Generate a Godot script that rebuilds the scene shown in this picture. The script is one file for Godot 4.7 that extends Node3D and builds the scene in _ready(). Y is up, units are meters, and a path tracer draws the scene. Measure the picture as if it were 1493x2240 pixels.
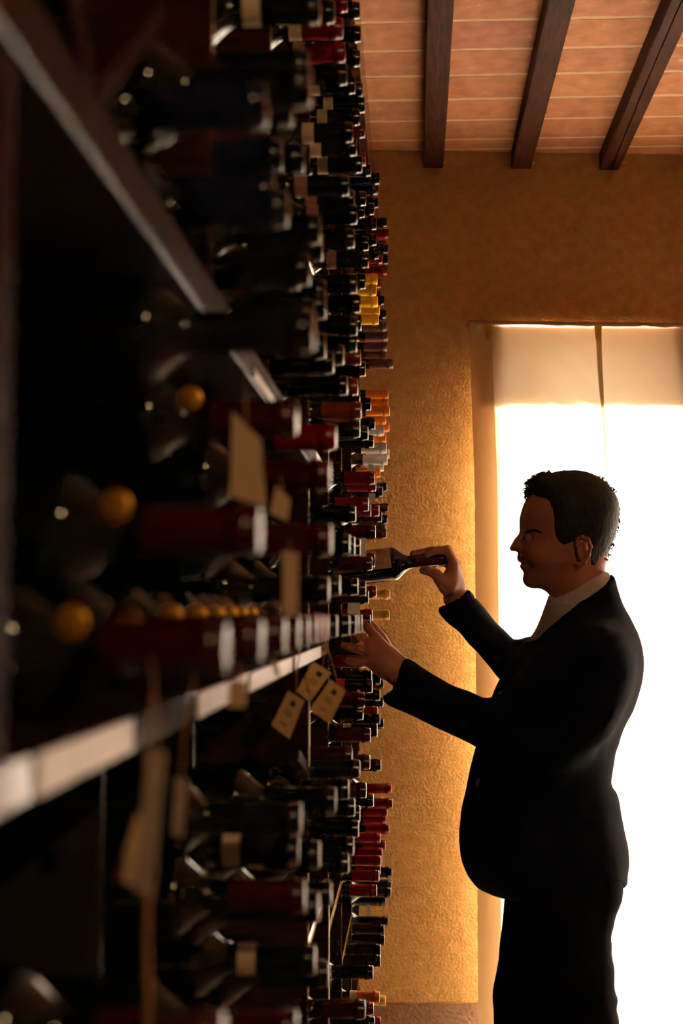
extends Node3D

# ---------------------------------------------------------------- camera model
const F := 3111.0          # focal length in pixels of the 1493 x 2240 frame (50 mm on full frame, portrait)
const EYE := Vector3(0, 1.47, 0)
const PITCH := 3.95
const YAW := 2.93
var cam_basis: Basis
var rng := RandomNumberGenerator.new()
var taken := {}

func at(px: float, py: float, d: float) -> Vector3:      # the point at depth d (metres along -z) on the line of sight of a spot in the photograph
	var v: Vector3 = cam_basis * Vector3(px - 746.5, 1120.0 - py, -F)
	return EYE + v * (d / -v.z)

# ---------------------------------------------------------------- node helpers
func numbered(called: String) -> String:
	var n: int = taken.get(called, -1) + 1
	taken[called] = n
	return called if n == 0 else "%s_%03d" % [called, n]

func tag(o: Node3D, label: String, category: String, group := "", kind := "") -> Node3D:
	if label: o.set_meta("label", label)
	if category: o.set_meta("category", category)
	if group: o.set_meta("group", group)
	if kind: o.set_meta("kind", kind)
	return o

func thing(called: String, label: String, category: String, where := Vector3.ZERO, group := "") -> Node3D:
	var o := Node3D.new()
	o.name = numbered(called)
	add_child(o)
	o.position = where
	tag(o, label, category, group)
	return o

func part(called: String, mesh: Mesh, mat: Material, parent: Node, where := Vector3.ZERO) -> MeshInstance3D:
	var o := MeshInstance3D.new()
	o.name = called if parent != self else numbered(called)
	o.mesh = mesh
	o.material_override = mat
	parent.add_child(o, true)
	o.position = where
	return o

func structure(called: String, mesh: Mesh, mat: Material, label: String, category: String) -> MeshInstance3D:
	var o := part(called, mesh, mat, self)
	tag(o, label, category, "", "structure")
	return o

# ---------------------------------------------------------------- mesh helpers
func quad(st: SurfaceTool, a: Vector3, b: Vector3, c: Vector3, d: Vector3) -> void:   # a b c d counter-clockwise seen from outside
	var n := (b - a).cross(c - a).normalized()
	var uv := [Vector2(0, 1), Vector2(1, 1), Vector2(1, 0), Vector2(0, 0)]
	var p := [a, b, c, d]
	for i in [0, 2, 1, 0, 3, 2]:
		st.set_normal(n); st.set_uv(uv[i]); st.add_vertex(p[i])

func box_into(st: SurfaceTool, lo: Vector3, hi: Vector3, bevel := 0.0) -> void:
	var b := minf(bevel, 0.49 * minf(hi.x - lo.x, minf(hi.y - lo.y, hi.z - lo.z)))
	var c := (lo + hi) / 2.0
	var h := (hi - lo) / 2.0
	# six faces, twelve chamfers, eight corners
	for axis in 3:
		for s in [-1.0, 1.0]:
			var n := Vector3.ZERO; n[axis] = s
			var u := Vector3.ZERO; u[(axis + 1) % 3] = 1.0
			var v := n.cross(u)
			var hu := absf(u.dot(h)) - b
			var hv := absf(v.dot(h)) - b
			var m := c + n * absf(n.dot(h))
			quad(st, m - u * hu - v * hv, m + u * hu - v * hv, m + u * hu + v * hv, m - u * hu + v * hv)
	if b <= 0.0: return
	for axis in 3:
		var a1 := (axis + 1) % 3
		var a2 := (axis + 2) % 3
		for s1 in [-1.0, 1.0]:
			for s2 in [-1.0, 1.0]:
				var e := Vector3.ZERO; e[axis] = h[axis] - b
				var p1 := c; p1[a1] += s1 * h[a1]; p1[a2] += s2 * (h[a2] - b)
				var p2 := c; p2[a1] += s1 * (h[a1] - b); p2[a2] += s2 * h[a2]
				face4(st, p1 - e, p1 + e, p2 + e, p2 - e, c)
	for sx in [-1.0, 1.0]:
		for sy in [-1.0, 1.0]:
			for sz in [-1.0, 1.0]:
				var k := Vector3(sx, sy, sz)
				var q := c + k * (h - Vector3.ONE * b)
				face3(st, q + Vector3(sx * b, 0, 0), q + Vector3(0, sy * b, 0), q + Vector3(0, 0, sz * b), c)

func face3(st: SurfaceTool, a: Vector3, b: Vector3, c: Vector3, inside: Vector3) -> void:
	var n := (b - a).cross(c - a).normalized()
	if n.dot(a - inside) < 0.0:
		var t := b; b = c; c = t; n = -n
	for p in [a, c, b]:
		st.set_normal(n); st.set_uv(Vector2.ZERO); st.add_vertex(p)

func face4(st: SurfaceTool, a: Vector3, b: Vector3, c: Vector3, d: Vector3, inside: Vector3) -> void:
	var n := (b - a).cross(c - a).normalized()
	if n.dot(a - inside) < 0.0: quad(st, d, c, b, a)
	else: quad(st, a, b, c, d)

func new_st() -> SurfaceTool:
	var st := SurfaceTool.new()
	st.begin(Mesh.PRIMITIVE_TRIANGLES)
	return st

func box(lo: Vector3, hi: Vector3, bevel := 0.0) -> ArrayMesh:
	var st := new_st()
	box_into(st, lo, hi, bevel)
	return st.commit()

# a solid of revolution round +x; profile of (x, r)
func lathe_into(st: SurfaceTool, pr: Array, seg := 24, from := 0.0, to := TAU) -> void:
	var n := pr.size() - 1
	var dirs := []
	for i in n:
		var t: Vector2 = pr[i + 1] - pr[i]
		dirs.append(Vector2(-t.y, t.x).normalized())
	for i in n:
		var n0: Vector2 = dirs[i]
		var n1: Vector2 = dirs[i]
		if i > 0 and dirs[i - 1].dot(dirs[i]) > 0.6: n0 = (dirs[i - 1] + dirs[i]).normalized()
		if i < n - 1 and dirs[i + 1].dot(dirs[i]) > 0.6: n1 = (dirs[i + 1] + dirs[i]).normalized()
		for k in seg:
			var a0 := from + (to - from) * k / seg
			var a1 := from + (to - from) * (k + 1) / seg
			var q := []
			for e in [[pr[i], n0, a0], [pr[i + 1], n1, a0], [pr[i + 1], n1, a1], [pr[i], n0, a1]]:
				var r := Vector3(0, cos(e[2]), sin(e[2]))
				q.append([Vector3(e[0].x, 0, 0) + r * e[0].y, Vector3(e[1].x, 0, 0) + r * e[1].y, Vector2((e[2] - from) / (to - from), e[0].x)])
			for j in [0, 1, 2, 0, 2, 3]:
				st.set_normal(q[j][1].normalized()); st.set_uv(q[j][2]); st.add_vertex(q[j][0])

func lathe(pr: Array, seg := 24, from := 0.0, to := TAU) -> ArrayMesh:
	var st := new_st()
	lathe_into(st, pr, seg, from, to)
	return st.commit()

func tube_into(st: SurfaceTool, pts: Array, radii: Array, seg := 8) -> void:
	var rings := []
	for i in pts.size():
		var t: Vector3 = (pts[mini(i + 1, pts.size() - 1)] - pts[maxi(i - 1, 0)]).normalized()
		var u := t.cross(Vector3.UP if absf(t.y) < 0.9 else Vector3.RIGHT).normalized()
		var v := t.cross(u)
		var ring := []
		for k in seg:
			var a := TAU * k / seg
			var n := u * cos(a) + v * sin(a)
			ring.append([pts[i] + n * radii[i], n])
		rings.append(ring)
	for i in pts.size() - 1:
		for k in seg:
			var q := [rings[i][k], rings[i + 1][k], rings[i + 1][(k + 1) % seg], rings[i][(k + 1) % seg]]
			for j in [0, 1, 2, 0, 2, 3]:
				st.set_normal(q[j][1]); st.set_uv(Vector2(float(k) / seg, i)); st.add_vertex(q[j][0])
	for e in [[0, 1], [pts.size() - 1, -1]]:
		for k in seg:
			face3(st, pts[e[0]], rings[e[0]][k][0], rings[e[0]][(k + 1) % seg][0], pts[clampi(e[0] + e[1], 0, pts.size() - 1)])

func tube(pts: Array, r: float, seg := 8) -> ArrayMesh:
	var st := new_st()
	var radii := []
	for p in pts: radii.append(r)
	tube_into(st, pts, radii, seg)
	return st.commit()

# ---------------------------------------------------------------- materials
func noise_tex(freq: float, octaves: int, w := 512, h := 512, seed_ := 1, ramp: Gradient = null, kind := FastNoiseLite.TYPE_SIMPLEX_SMOOTH, stretch := Vector2.ONE) -> ImageTexture:
	var f := FastNoiseLite.new()
	f.seed = seed_; f.frequency = freq; f.noise_type = kind
	f.fractal_octaves = octaves
	var im := Image.create(w, h, false, Image.FORMAT_RGB8)
	for y in h:
		for x in w:
			# blend over the seams so that the tile repeats
			var tx := float(x) / w
			var ty := float(y) / h
			var v := 0.0
			var sx := smoothstep(0.8, 1.0, tx)
			var sy := smoothstep(0.8, 1.0, ty)
			v = f.get_noise_2d(x * stretch.x, y * stretch.y)
			if sx > 0.0: v = lerpf(v, f.get_noise_2d((x - w) * stretch.x, y * stretch.y), sx)
			if sy > 0.0:
				var v2 := f.get_noise_2d(x * stretch.x, (y - h) * stretch.y)
				if sx > 0.0: v2 = lerpf(v2, f.get_noise_2d((x - w) * stretch.x, (y - h) * stretch.y), sx)
				v = lerpf(v, v2, sy)
			v = clampf(v * 0.5 + 0.5, 0, 1)
			im.set_pixel(x, y, ramp.sample(v) if ramp else Color(v, v, v))
	im.generate_mipmaps()
	return ImageTexture.create_from_image(im)

func grad(stops: Array) -> Gradient:
	var g := Gradient.new()
	var o := PackedFloat32Array()
	var c := PackedColorArray()
	for s in stops:
		o.append(s[0]); c.append(s[1])
	g.offsets = o; g.colors = c
	return g

func mat(c: Color, rough := 0.6, metal := 0.0) -> StandardMaterial3D:
	var m := StandardMaterial3D.new()
	m.albedo_color = c
	m.roughness = rough
	m.metallic = metal
	return m

func triplanar(m: StandardMaterial3D, scale_: Vector3, world := true) -> StandardMaterial3D:
	m.uv1_triplanar = true
	m.uv1_world_triplanar = world
	m.uv1_scale = scale_
	return m

var M := {}

func make_materials() -> void:
	var stucco_h := noise_tex(0.05, 4, 512, 512, 7)
	var plaster_c := noise_tex(0.012, 4, 512, 512, 11, grad([[0.2, Color(0.69, 0.52, 0.28)], [0.5, Color(0.74, 0.56, 0.31)], [0.8, Color(0.78, 0.60, 0.35)]]))
	M.wall = triplanar(mat(Color.WHITE, 0.9), Vector3(3.2, 3.2, 3.2))
	M.wall.albedo_texture = plaster_c
	M.wall.heightmap_enabled = true
	M.wall.heightmap_texture = stucco_h
	M.wall.heightmap_scale = 0.28
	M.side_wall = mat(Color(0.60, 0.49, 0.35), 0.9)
	M.dado = triplanar(mat(Color(0.50, 0.36, 0.26), 0.9), Vector3(2.2, 2.2, 2.2))
	M.dado.heightmap_enabled = true
	M.dado.heightmap_texture = stucco_h
	M.dado.heightmap_scale = 0.4
	M.mortar = mat(Color(0.86, 0.72, 0.58), 0.95)
	M.tiles = []
	var clay_h := noise_tex(0.03, 5, 256, 256, 23)
	for i in 4:
		var k: float = [0.0, 0.03, -0.035, 0.015][i]
		var t := noise_tex(0.02, 4, 256, 256, 31 + i, grad([[0.15, Color(0.62 + k, 0.395 + k, 0.260)], [0.5, Color(0.70 + k, 0.465 + k, 0.310)], [0.76, Color(0.74 + k, 0.505 + k, 0.350)], [0.9, Color(0.82, 0.65, 0.52)]]))
		var m := triplanar(mat(Color.WHITE, 0.85), Vector3(2.5, 2.5, 2.5))
		m.albedo_texture = t
		m.heightmap_enabled = true
		m.heightmap_texture = clay_h
		m.heightmap_scale = 0.25
		M.tiles.append(m)
	var grain := noise_tex(0.02, 4, 256, 256, 5, grad([[0.2, Color(0.17, 0.085, 0.045)], [0.45, Color(0.26, 0.14, 0.075)], [0.6, Color(0.33, 0.19, 0.11)], [0.85, Color(0.22, 0.12, 0.065)]]), FastNoiseLite.TYPE_SIMPLEX_SMOOTH, Vector2(3.2, 0.35))
	M.beam = triplanar(mat(Color(0.82, 0.72, 0.56), 0.7), Vector3(3.0, 3.0, 3.0))
	M.beam.albedo_texture = grain
	M.beam.metallic_specular = 0.25
	var dark_grain := noise_tex(0.02, 4, 256, 256, 6, grad([[0.2, Color(0.14, 0.07, 0.05)], [0.5, Color(0.22, 0.11, 0.075)], [0.85, Color(0.17, 0.085, 0.06)]]), FastNoiseLite.TYPE_SIMPLEX_SMOOTH, Vector2(0.35, 3.2))
	M.rack = triplanar(mat(Color.WHITE, 0.13), Vector3(2.5, 2.5, 2.5))
	M.rack.albedo_texture = dark_grain
	M.rack_dull = triplanar(mat(Color(0.95, 0.9, 0.85), 0.55), Vector3(2.5, 2.5, 2.5))
	M.rack_dull.albedo_texture = dark_grain
	M.rack_dull.metallic_specular = 0.06
	M.rack_satin = triplanar(mat(Color.WHITE, 0.35), Vector3(2.5, 2.5, 2.5))
	M.rack_satin.albedo_texture = dark_grain
	M.rack_satin.metallic_specular = 0.3
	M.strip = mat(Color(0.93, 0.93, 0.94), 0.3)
	M.rack_matt = mat(Color(0.10, 0.06, 0.045), 0.85)
	M.glass = mat(Color(0.035, 0.045, 0.035), 0.06)
	M.paper = mat(Color(0.80, 0.72, 0.58), 0.8)
	M.pink_paper = mat(Color(0.62, 0.42, 0.38), 0.8)
	M.red_paper = mat(Color(0.75, 0.08, 0.10), 0.6)
	M.gold_foil = mat(Color(0.78, 0.55, 0.16), 0.35, 0.6)
	M.caps = {
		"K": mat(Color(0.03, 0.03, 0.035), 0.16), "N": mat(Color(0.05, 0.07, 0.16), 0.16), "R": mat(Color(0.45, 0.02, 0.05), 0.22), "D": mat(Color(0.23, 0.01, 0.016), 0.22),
		"M": mat(Color(0.24, 0.03, 0.045), 0.22), "Y": mat(Color(0.97, 0.76, 0.05), 0.3), "O": mat(Color(0.88, 0.48, 0.05), 0.3),
		"C": mat(Color(0.46, 0.19, 0.06), 0.25), "W": mat(Color(0.95, 0.95, 0.97), 0.3), "P": mat(Color(0.36, 0.20, 0.21), 0.3),
		"G": mat(Color(0.86, 0.68, 0.30), 0.3), "T": mat(Color(0.06, 0.10, 0.13), 0.25), "A": mat(Color(0.78, 0.36, 0.08), 0.3),
	}
	var cloth_h := noise_tex(0.9, 1, 256, 256, 13)
	M.cloth = mat(Color(0.93, 0.88, 0.80), 1.0)
	M.cloth.cull_mode = BaseMaterial3D.CULL_DISABLED
	M.cloth.backlight_enabled = true
	M.cloth.backlight = Color(1.0, 0.96, 0.9)
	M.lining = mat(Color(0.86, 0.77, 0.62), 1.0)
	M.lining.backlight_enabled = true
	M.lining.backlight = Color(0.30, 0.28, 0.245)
	M.hem = mat(Color(0.86, 0.76, 0.60), 1.0)
	M.hem.backlight_enabled = true
	M.hem.backlight = Color(0.75, 0.68, 0.56)
	M.added_side_lining = mat(Color(0.88, 0.80, 0.66), 1.0)
	M.added_side_lining.backlight_enabled = true
	M.added_side_lining.backlight = Color(1.0, 0.92, 0.78)
	M.yellow_tab = mat(Color(0.72, 0.58, 0.10), 0.9)
	M.yellow_tab.backlight_enabled = true
	M.yellow_tab.backlight = Color(0.6, 0.45, 0.05)
	M.header = mat(Color(0.66, 0.52, 0.40), 0.95)
	M.seam = mat(Color(0.60, 0.50, 0.34), 1.0)
	M.seam.backlight_enabled = true
	M.seam.backlight = Color(0.62, 0.54, 0.38)
	M.white = mat(Color(0.92, 0.92, 0.9), 0.5)
	M.skin = mat(Color(0.70, 0.46, 0.36), 0.5)
	M.skin.subsurf_scatter_enabled = true
	M.skin.subsurf_scatter_strength = 0.15
	M.hair = mat(Color(0.03, 0.024, 0.022), 0.65)
	M.jacket = mat(Color(0.03, 0.038, 0.085), 0.95)
	M.jacket.metallic_specular = 0.25
	M.jacket.heightmap_enabled = true
	M.jacket.heightmap_texture = cloth_h
	M.jacket.heightmap_scale = 0.03
	triplanar(M.jacket, Vector3(8, 8, 8))
	M.trousers = mat(Color(0.04, 0.04, 0.06), 0.95)
	M.trousers.metallic_specular = 0.25
	M.shirt = mat(Color(0.94, 0.93, 0.93), 0.85)
	M.shirt.backlight_enabled = true
	M.shirt.backlight = Color(1, 0.97, 0.95)
	M.eye_white = mat(Color(0.55, 0.48, 0.44), 0.3)
	M.iris = mat(Color(0.05, 0.03, 0.02), 0.15)
	M.brow = mat(Color(0.04, 0.03, 0.028), 0.9)
	M.floor_bounce = mat(Color(0.92, 0.83, 0.68), 0.6)
	M.floor = triplanar(mat(Color(0.50, 0.35, 0.25), 0.6), Vector3(1, 1, 1))
	M.string = mat(Color(0.55, 0.38, 0.22), 0.9)
	M.shoe = mat(Color(0.05, 0.03, 0.02), 0.3)
	M.button = mat(Color(0.35, 0.33, 0.32), 0.25)

func _ready() -> void:
	rng.seed = 20
	# camera
	cam_basis = Basis.from_euler(Vector3(deg_to_rad(PITCH), deg_to_rad(YAW), 0))
	var cam := Camera3D.new()
	cam.name = "camera"
	add_child(cam)
	var lens := CameraAttributesPhysical.new()
	lens.frustum_focal_length = 12.0 / tan(atan(1120.0 / F))
	lens.frustum_focus_distance = 3.3
	lens.exposure_aperture = 3.2
	cam.attributes = lens
	cam.fov = rad_to_deg(2.0 * atan(1120.0 / F))
	cam.transform = Transform3D(cam_basis, EYE)
	cam.current = true
	# daylight: a bright even sky seen only through the window doors
	var env := Environment.new()
	var sky := Sky.new()
	var sm := ProceduralSkyMaterial.new()
	sm.sky_top_color = Color(0.92, 0.96, 1.0)
	sm.sky_horizon_color = Color(1.0, 0.98, 0.95)
	sm.ground_bottom_color = Color(0.85, 0.8, 0.72)
	sm.ground_horizon_color = Color(1.0, 0.98, 0.94)
	sm.sky_energy_multiplier = 1.0
	sky.sky_material = sm
	env.background_mode = Environment.BG_SKY
	env.sky = sky
	env.background_energy_multiplier = 60.0
	env.tonemap_mode = Environment.TONE_MAPPER_LINEAR
	env.tonemap_exposure = 1.52
	env.sdfgi_enabled = true
	env.ssao_enabled = true
	env.ssil_enabled = true
	var we := WorldEnvironment.new()
	we.name = "environment"
	we.environment = env
	add_child(we)
	wall_frame = Transform3D(Basis(Vector3.UP, deg_to_rad(WALL_TURN)), Vector3(0, 0, WALL_Z))
	var t0 := Time.get_ticks_msec()
	make_materials()
	print("materials ", Time.get_ticks_msec() - t0)
	spotlight(Vector3(1.25, 2.55, 0.55), Vector3(-0.12, 1.4, -1.35))
	build_room()
	build_rack()
	build_bottles()
	build_tags()
	print("rack ", Time.get_ticks_msec() - t0)
	build_man()
	print("man ", Time.get_ticks_msec() - t0, " fov ", cam.fov)

# ---------------------------------------------------------------- the room
const WALL_TURN := 5.03
const WALL_Z := -4.5
const CEIL := 2.95
const HEMLINE := 0.15
var wall_frame: Transform3D

func on_wall(px: float, py: float, off: float) -> Vector3:   # wall's own axes: x along it, y up, z out into the room
	var inv := wall_frame.affine_inverse()
	var o := inv * EYE
	var v := inv.basis * (at(px, py, 1.0) - EYE)
	return o + v * ((off - o.z) / v.z)

func build_room() -> void:
	var w1a := on_wall(1108, 1000, 0.05).x
	var w1b := on_wall(1480, 1000, 0.05).x
	var top := on_wall(1290, 712, 0.04).y
	var st := new_st()
	var ww := w1b - w1a
	var opens := [[w1a, w1b], [w1a + 1.35, w1b + 1.35], [w1a + 2.7, w1b + 2.7]]
	var edge := -0.85
	for o in opens:
		box_into(st, Vector3(edge, -0.1, -0.28), Vector3(o[0], CEIL + 0.15, 0))
		box_into(st, Vector3(o[0], top, -0.28), Vector3(o[1], CEIL + 0.15, 0))
		box_into(st, Vector3(o[0], -0.1, -0.28), Vector3(o[1], 0.02, 0))
		edge = o[1]
	box_into(st, Vector3(edge, -0.1, -0.28), Vector3(4.4, CEIL + 0.15, 0))
	var wall := structure("wall_back", st.commit(), M.wall, "ochre plastered end wall with a rough hand trowelled surface", "wall")
	wall.transform = wall_frame
	# pale mortar in the pockets where the beams enter the wall
	for k in 3:
		var px: float = [952.0, 1146.0, 1345.0][k]
		var p := on_wall(px, 354, 0.0)
		part("beam_pocket", box(Vector3(-0.034, -0.007, -0.002), Vector3(0.034, 0.001, 0.004), 0.001), M.mortar, wall, p)
	var base := part("baseboard_back", null, M.dado, self)
	var st2 := new_st()
	var by := on_wall(900, 2196, 0.004).y
	edge = -0.7
	for o in opens:
		box_into(st2, Vector3(edge, 0, 0.0005), Vector3(o[0] - 0.01, by, 0.006), 0.002)
		edge = o[1] + 0.01
	box_into(st2, Vector3(edge, 0, 0.0005), Vector3(4.2, by, 0.006), 0.002)
	base.mesh = st2.commit()
	base.transform = wall_frame
	tag(base, "brown painted plinth band along the foot of the ochre wall", "baseboard", "", "structure")
	structure("floor", box(Vector3(-0.85, -0.12, -5.1), Vector3(4.5, 0, 2.6)), M.floor, "terracotta coloured floor of the cellar room", "floor")
	var bounce_strip := structure("bounce_trim_1", box(Vector3(-0.6, -0.02, 0.0065), Vector3(4.1, 0.012, 0.95), 0.004), M.floor_bounce, "pale floor strip added to bounce window light onto the end wall", "floor strip")  # added pale reflector, brightens the lower part of the wall
	bounce_strip.transform = wall_frame
	structure("wall_left", box(Vector3(-0.85, 0, -5.1), Vector3(-0.62, CEIL + 0.1, 2.6)), M.side_wall, "ochre side wall hidden behind the wine rack", "wall")
	structure("wall_right", box(Vector3(4.2, 0, -5.1), Vector3(4.4, CEIL + 0.1, 2.6)), M.side_wall, "ochre side wall facing the wine rack", "wall")
	structure("wall_front", box(Vector3(-0.85, 0, 2.4), Vector3(4.4, CEIL + 0.1, 2.6)), M.side_wall, "ochre wall behind the viewer", "wall")
	var slab := structure("ceiling", box(Vector3(-0.85, CEIL, -5.1), Vector3(4.5, CEIL + 0.15, 2.6)), M.mortar, "terracotta tiled ceiling with pale mortar joints between dark beams", "ceiling")
	# clay tiles, one by one, each spanning from beam to beam
	var xs := []
	for k in range(-2, 9): xs.append(0.066 + 0.28 * k)
	var rows := [4.62, 4.5, 4.402, 4.225, 4.047, 3.862, 3.682, 3.495, 3.31, 3.13, 2.95, 2.77, 2.59]
	var forms := []
	for f in 6:
		forms.append(tile_mesh(f))
	for r in rows.size() - 1:
		for c in xs.size() - 1:
			var d := (float(rows[r + 1]) - float(rows[r]))
			var o := part("tile", forms[rng.randi() % forms.size()], M.tiles[rng.randi() % 4], slab, Vector3((xs[c] + xs[c + 1]) / 2, CEIL - 0.0005, -(float(rows[r]) + float(rows[r + 1])) / 2 - 0.0))
			o.scale = Vector3(0.278, 1, absf(d) - 0.017)
			o.rotation.y = rng.randf_range(-0.006, 0.006)
	# beyond the tiles in view the ceiling goes on as plain clay
	part("tile_field", box(Vector3(-0.62, CEIL - 0.006, -2.58), Vector3(4.2, CEIL, 2.4)), M.tiles[0], slab)
	part("tile_field", box(Vector3(2.3, CEIL - 0.006, -4.75), Vector3(4.2, CEIL, -2.59)), M.tiles[1], slab)
	# beams
	var names := ["dark wooden ceiling beam beside the wine rack, leftmost in view", "dark wooden ceiling beam in the middle of the three in view", "dark wooden ceiling beam at the right with a long split along it"]
	var at_x := [0.066, 0.349, 0.634]
	for k in range(0, 10):
		var x: float = at_x[k] if k < 3 else 0.634 + 0.28 * (k - 2)
		var b := part("ceiling_beam", beam_mesh(k), M.beam, self, Vector3(x, CEIL - 0.0062, 0))
		if k < 3: tag(b, names[k], "beam", "ceiling beams")
		else: tag(b, "dark wooden ceiling beam beyond the right edge of the picture, number %s from the rack" % ["four", "five", "six", "seven", "eight", "nine", "ten"][k - 3], "beam", "ceiling beams")
	# windows and their curtains
	for k in 3:
		window(k, opens[k][0], opens[k][1], top)
	curtain(opens[0][0], opens[0][1])
	for k in [1, 2]:
		side_curtain(k, opens[k][0], opens[k][1])

func tile_mesh(f: int) -> ArrayMesh:
	# unit plan, slightly warped underside and worn edges
	var n := FastNoiseLite.new(); n.seed = 90 + f; n.frequency = 1.7
	var st := new_st()
	var nx := 10
	var nz := 5
	var h := func(i: int, j: int) -> Vector3:
		var x := float(i) / nx - 0.5
		var z := float(j) / nz - 0.5
		var e := minf(minf(i, nx - i) / 1.0, minf(j, nz - j) / 1.0)
		var wob := n.get_noise_2d(x * 3.0 + f, 5.0 * signf(z)) * 0.03 if j == 0 or j == nz else 0.0
		return Vector3(x, -(0.0002 if e < 0.5 else 0.0032) - 0.001 * n.get_noise_2d(x * 2.0, z * 1.2 + 7.0), z + wob)
	for i in nx:
		for j in nz:
			var a: Vector3 = h.call(i, j)
			var b: Vector3 = h.call(i + 1, j)
			var c: Vector3 = h.call(i + 1, j + 1)
			var d: Vector3 = h.call(i, j + 1)
			quad(st, a, b, c, d)
	for i in nx:
		var a: Vector3 = h.call(i, 0); var b: Vector3 = h.call(i + 1, 0)
		quad(st, b, a, Vector3(a.x, 0, a.z), Vector3(b.x, 0, b.z))
		a = h.call(i, nz); b = h.call(i + 1, nz)
		quad(st, a, b, Vector3(b.x, 0, b.z), Vector3(a.x, 0, a.z))
	for j in nz:
		var a: Vector3 = h.call(0, j); var b: Vector3 = h.call(0, j + 1)
		quad(st, a, b, Vector3(b.x, 0, b.z), Vector3(a.x, 0, a.z))
		a = h.call(nx, j); b = h.call(nx, j + 1)
		quad(st, b, a, Vector3(a.x, 0, a.z), Vector3(b.x, 0, b.z))
	return st.commit()

func beam_mesh(k: int) -> ArrayMesh:
	var st := new_st()
	var n := FastNoiseLite.new(); n.seed = 40 + k; n.frequency = 0.9
	var steps := 40
	var far := -4.5 - 0.17 - 0.05 * k if k < 3 else -4.85
	var prof := [Vector2(-0.032, 0.004), Vector2(-0.032, -0.049), Vector2(-0.029, -0.052), Vector2(-0.002, -0.0525), Vector2(0.0, -0.0525), Vector2(0.002, -0.0525), Vector2(0.029, -0.052), Vector2(0.032, -0.049), Vector2(0.032, 0.004)]
	var split := k == 2
	var ring := func(i: int) -> Array:
		var z := lerpf(far, 2.4, float(i) / steps)
		var out := []
		for j in prof.size():
			var p: Vector2 = prof[j]
			var y := p.y
			var x := p.x + 0.0012 * n.get_noise_2d(z, j * 3.0)
			if split and j in [3, 4, 5] and z < -2.9:
				x += 0.006 * sin(z * 2.3)
				if j == 4: y += 0.007 * clampf((-2.9 - z) * 2.0, 0, 1)
			out.append(Vector3(x, y + 0.001 * n.get_noise_2d(z, j * 3.0 + 50), z))
		return out
	for i in steps:
		var a: Array = ring.call(i)
		var b: Array = ring.call(i + 1)
		for j in prof.size() - 1:
			quad(st, a[j], a[j + 1], b[j + 1], b[j])
	var e: Array = ring.call(0)
	for j in range(1, prof.size() - 1): face3(st, e[0], e[j], e[j + 1], Vector3(0, -0.02, -4))
	e = ring.call(steps)
	for j in range(1, prof.size() - 1): face3(st, e[0], e[j], e[j + 1], Vector3(0, -0.02, 2))
	return st.commit()

func window(k: int, a: float, b: float, top: float) -> void:
	var o := Node3D.new()
	o.name = "window_%d" % (k + 1)
	add_child(o)
	o.transform = wall_frame
	tag(o, ["narrow glazed window door glowing white behind the cream curtain", "second glazed window door beyond the right edge, nearer of the two out of view", "third glazed window door beyond the right edge, farthest from the rack"][k], "window", "", "structure")
	var st := new_st()
	for x in [[a, a + 0.05], [b - 0.05, b]]:
		box_into(st, Vector3(x[0], 0.02, -0.24), Vector3(x[1], top, -0.19), 0.004)
	for y in [[0.02, 0.1], [top - 0.06, top]]:
		box_into(st, Vector3(a + 0.05, y[0], -0.24), Vector3(b - 0.05, y[1], -0.19), 0.004)
	part("window_frame", st.commit(), M.white, o)
	var g := mat(Color(0.95, 1, 1, 0.06), 0.02)
	g.transparency = BaseMaterial3D.TRANSPARENCY_ALPHA
	part("pane", box(Vector3(a + 0.045, 0.09, -0.218), Vector3(b - 0.045, top - 0.05, -0.214)), g, o)

func cloth_grid(u0: float, u1: float, y0: float, y1: float, nu: int, nv: int, depth: Callable) -> ArrayMesh:
	var st := new_st()
	st.set_smooth_group(0)
	for j in nv + 1:
		for i in nu + 1:
			var u := lerpf(u0, u1, float(i) / nu)
			var y := lerpf(y0, y1, float(j) / nv)
			st.set_uv(Vector2(u, y))
			st.add_vertex(Vector3(u, y, depth.call(u, y)))
	for j in nv:
		for i in nu:
			var a := j * (nu + 1) + i
			for v in [a, a + nu + 1, a + 1, a + 1, a + nu + 1, a + nu + 2]: st.add_index(v)
	st.generate_normals()
	return st.commit()

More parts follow.
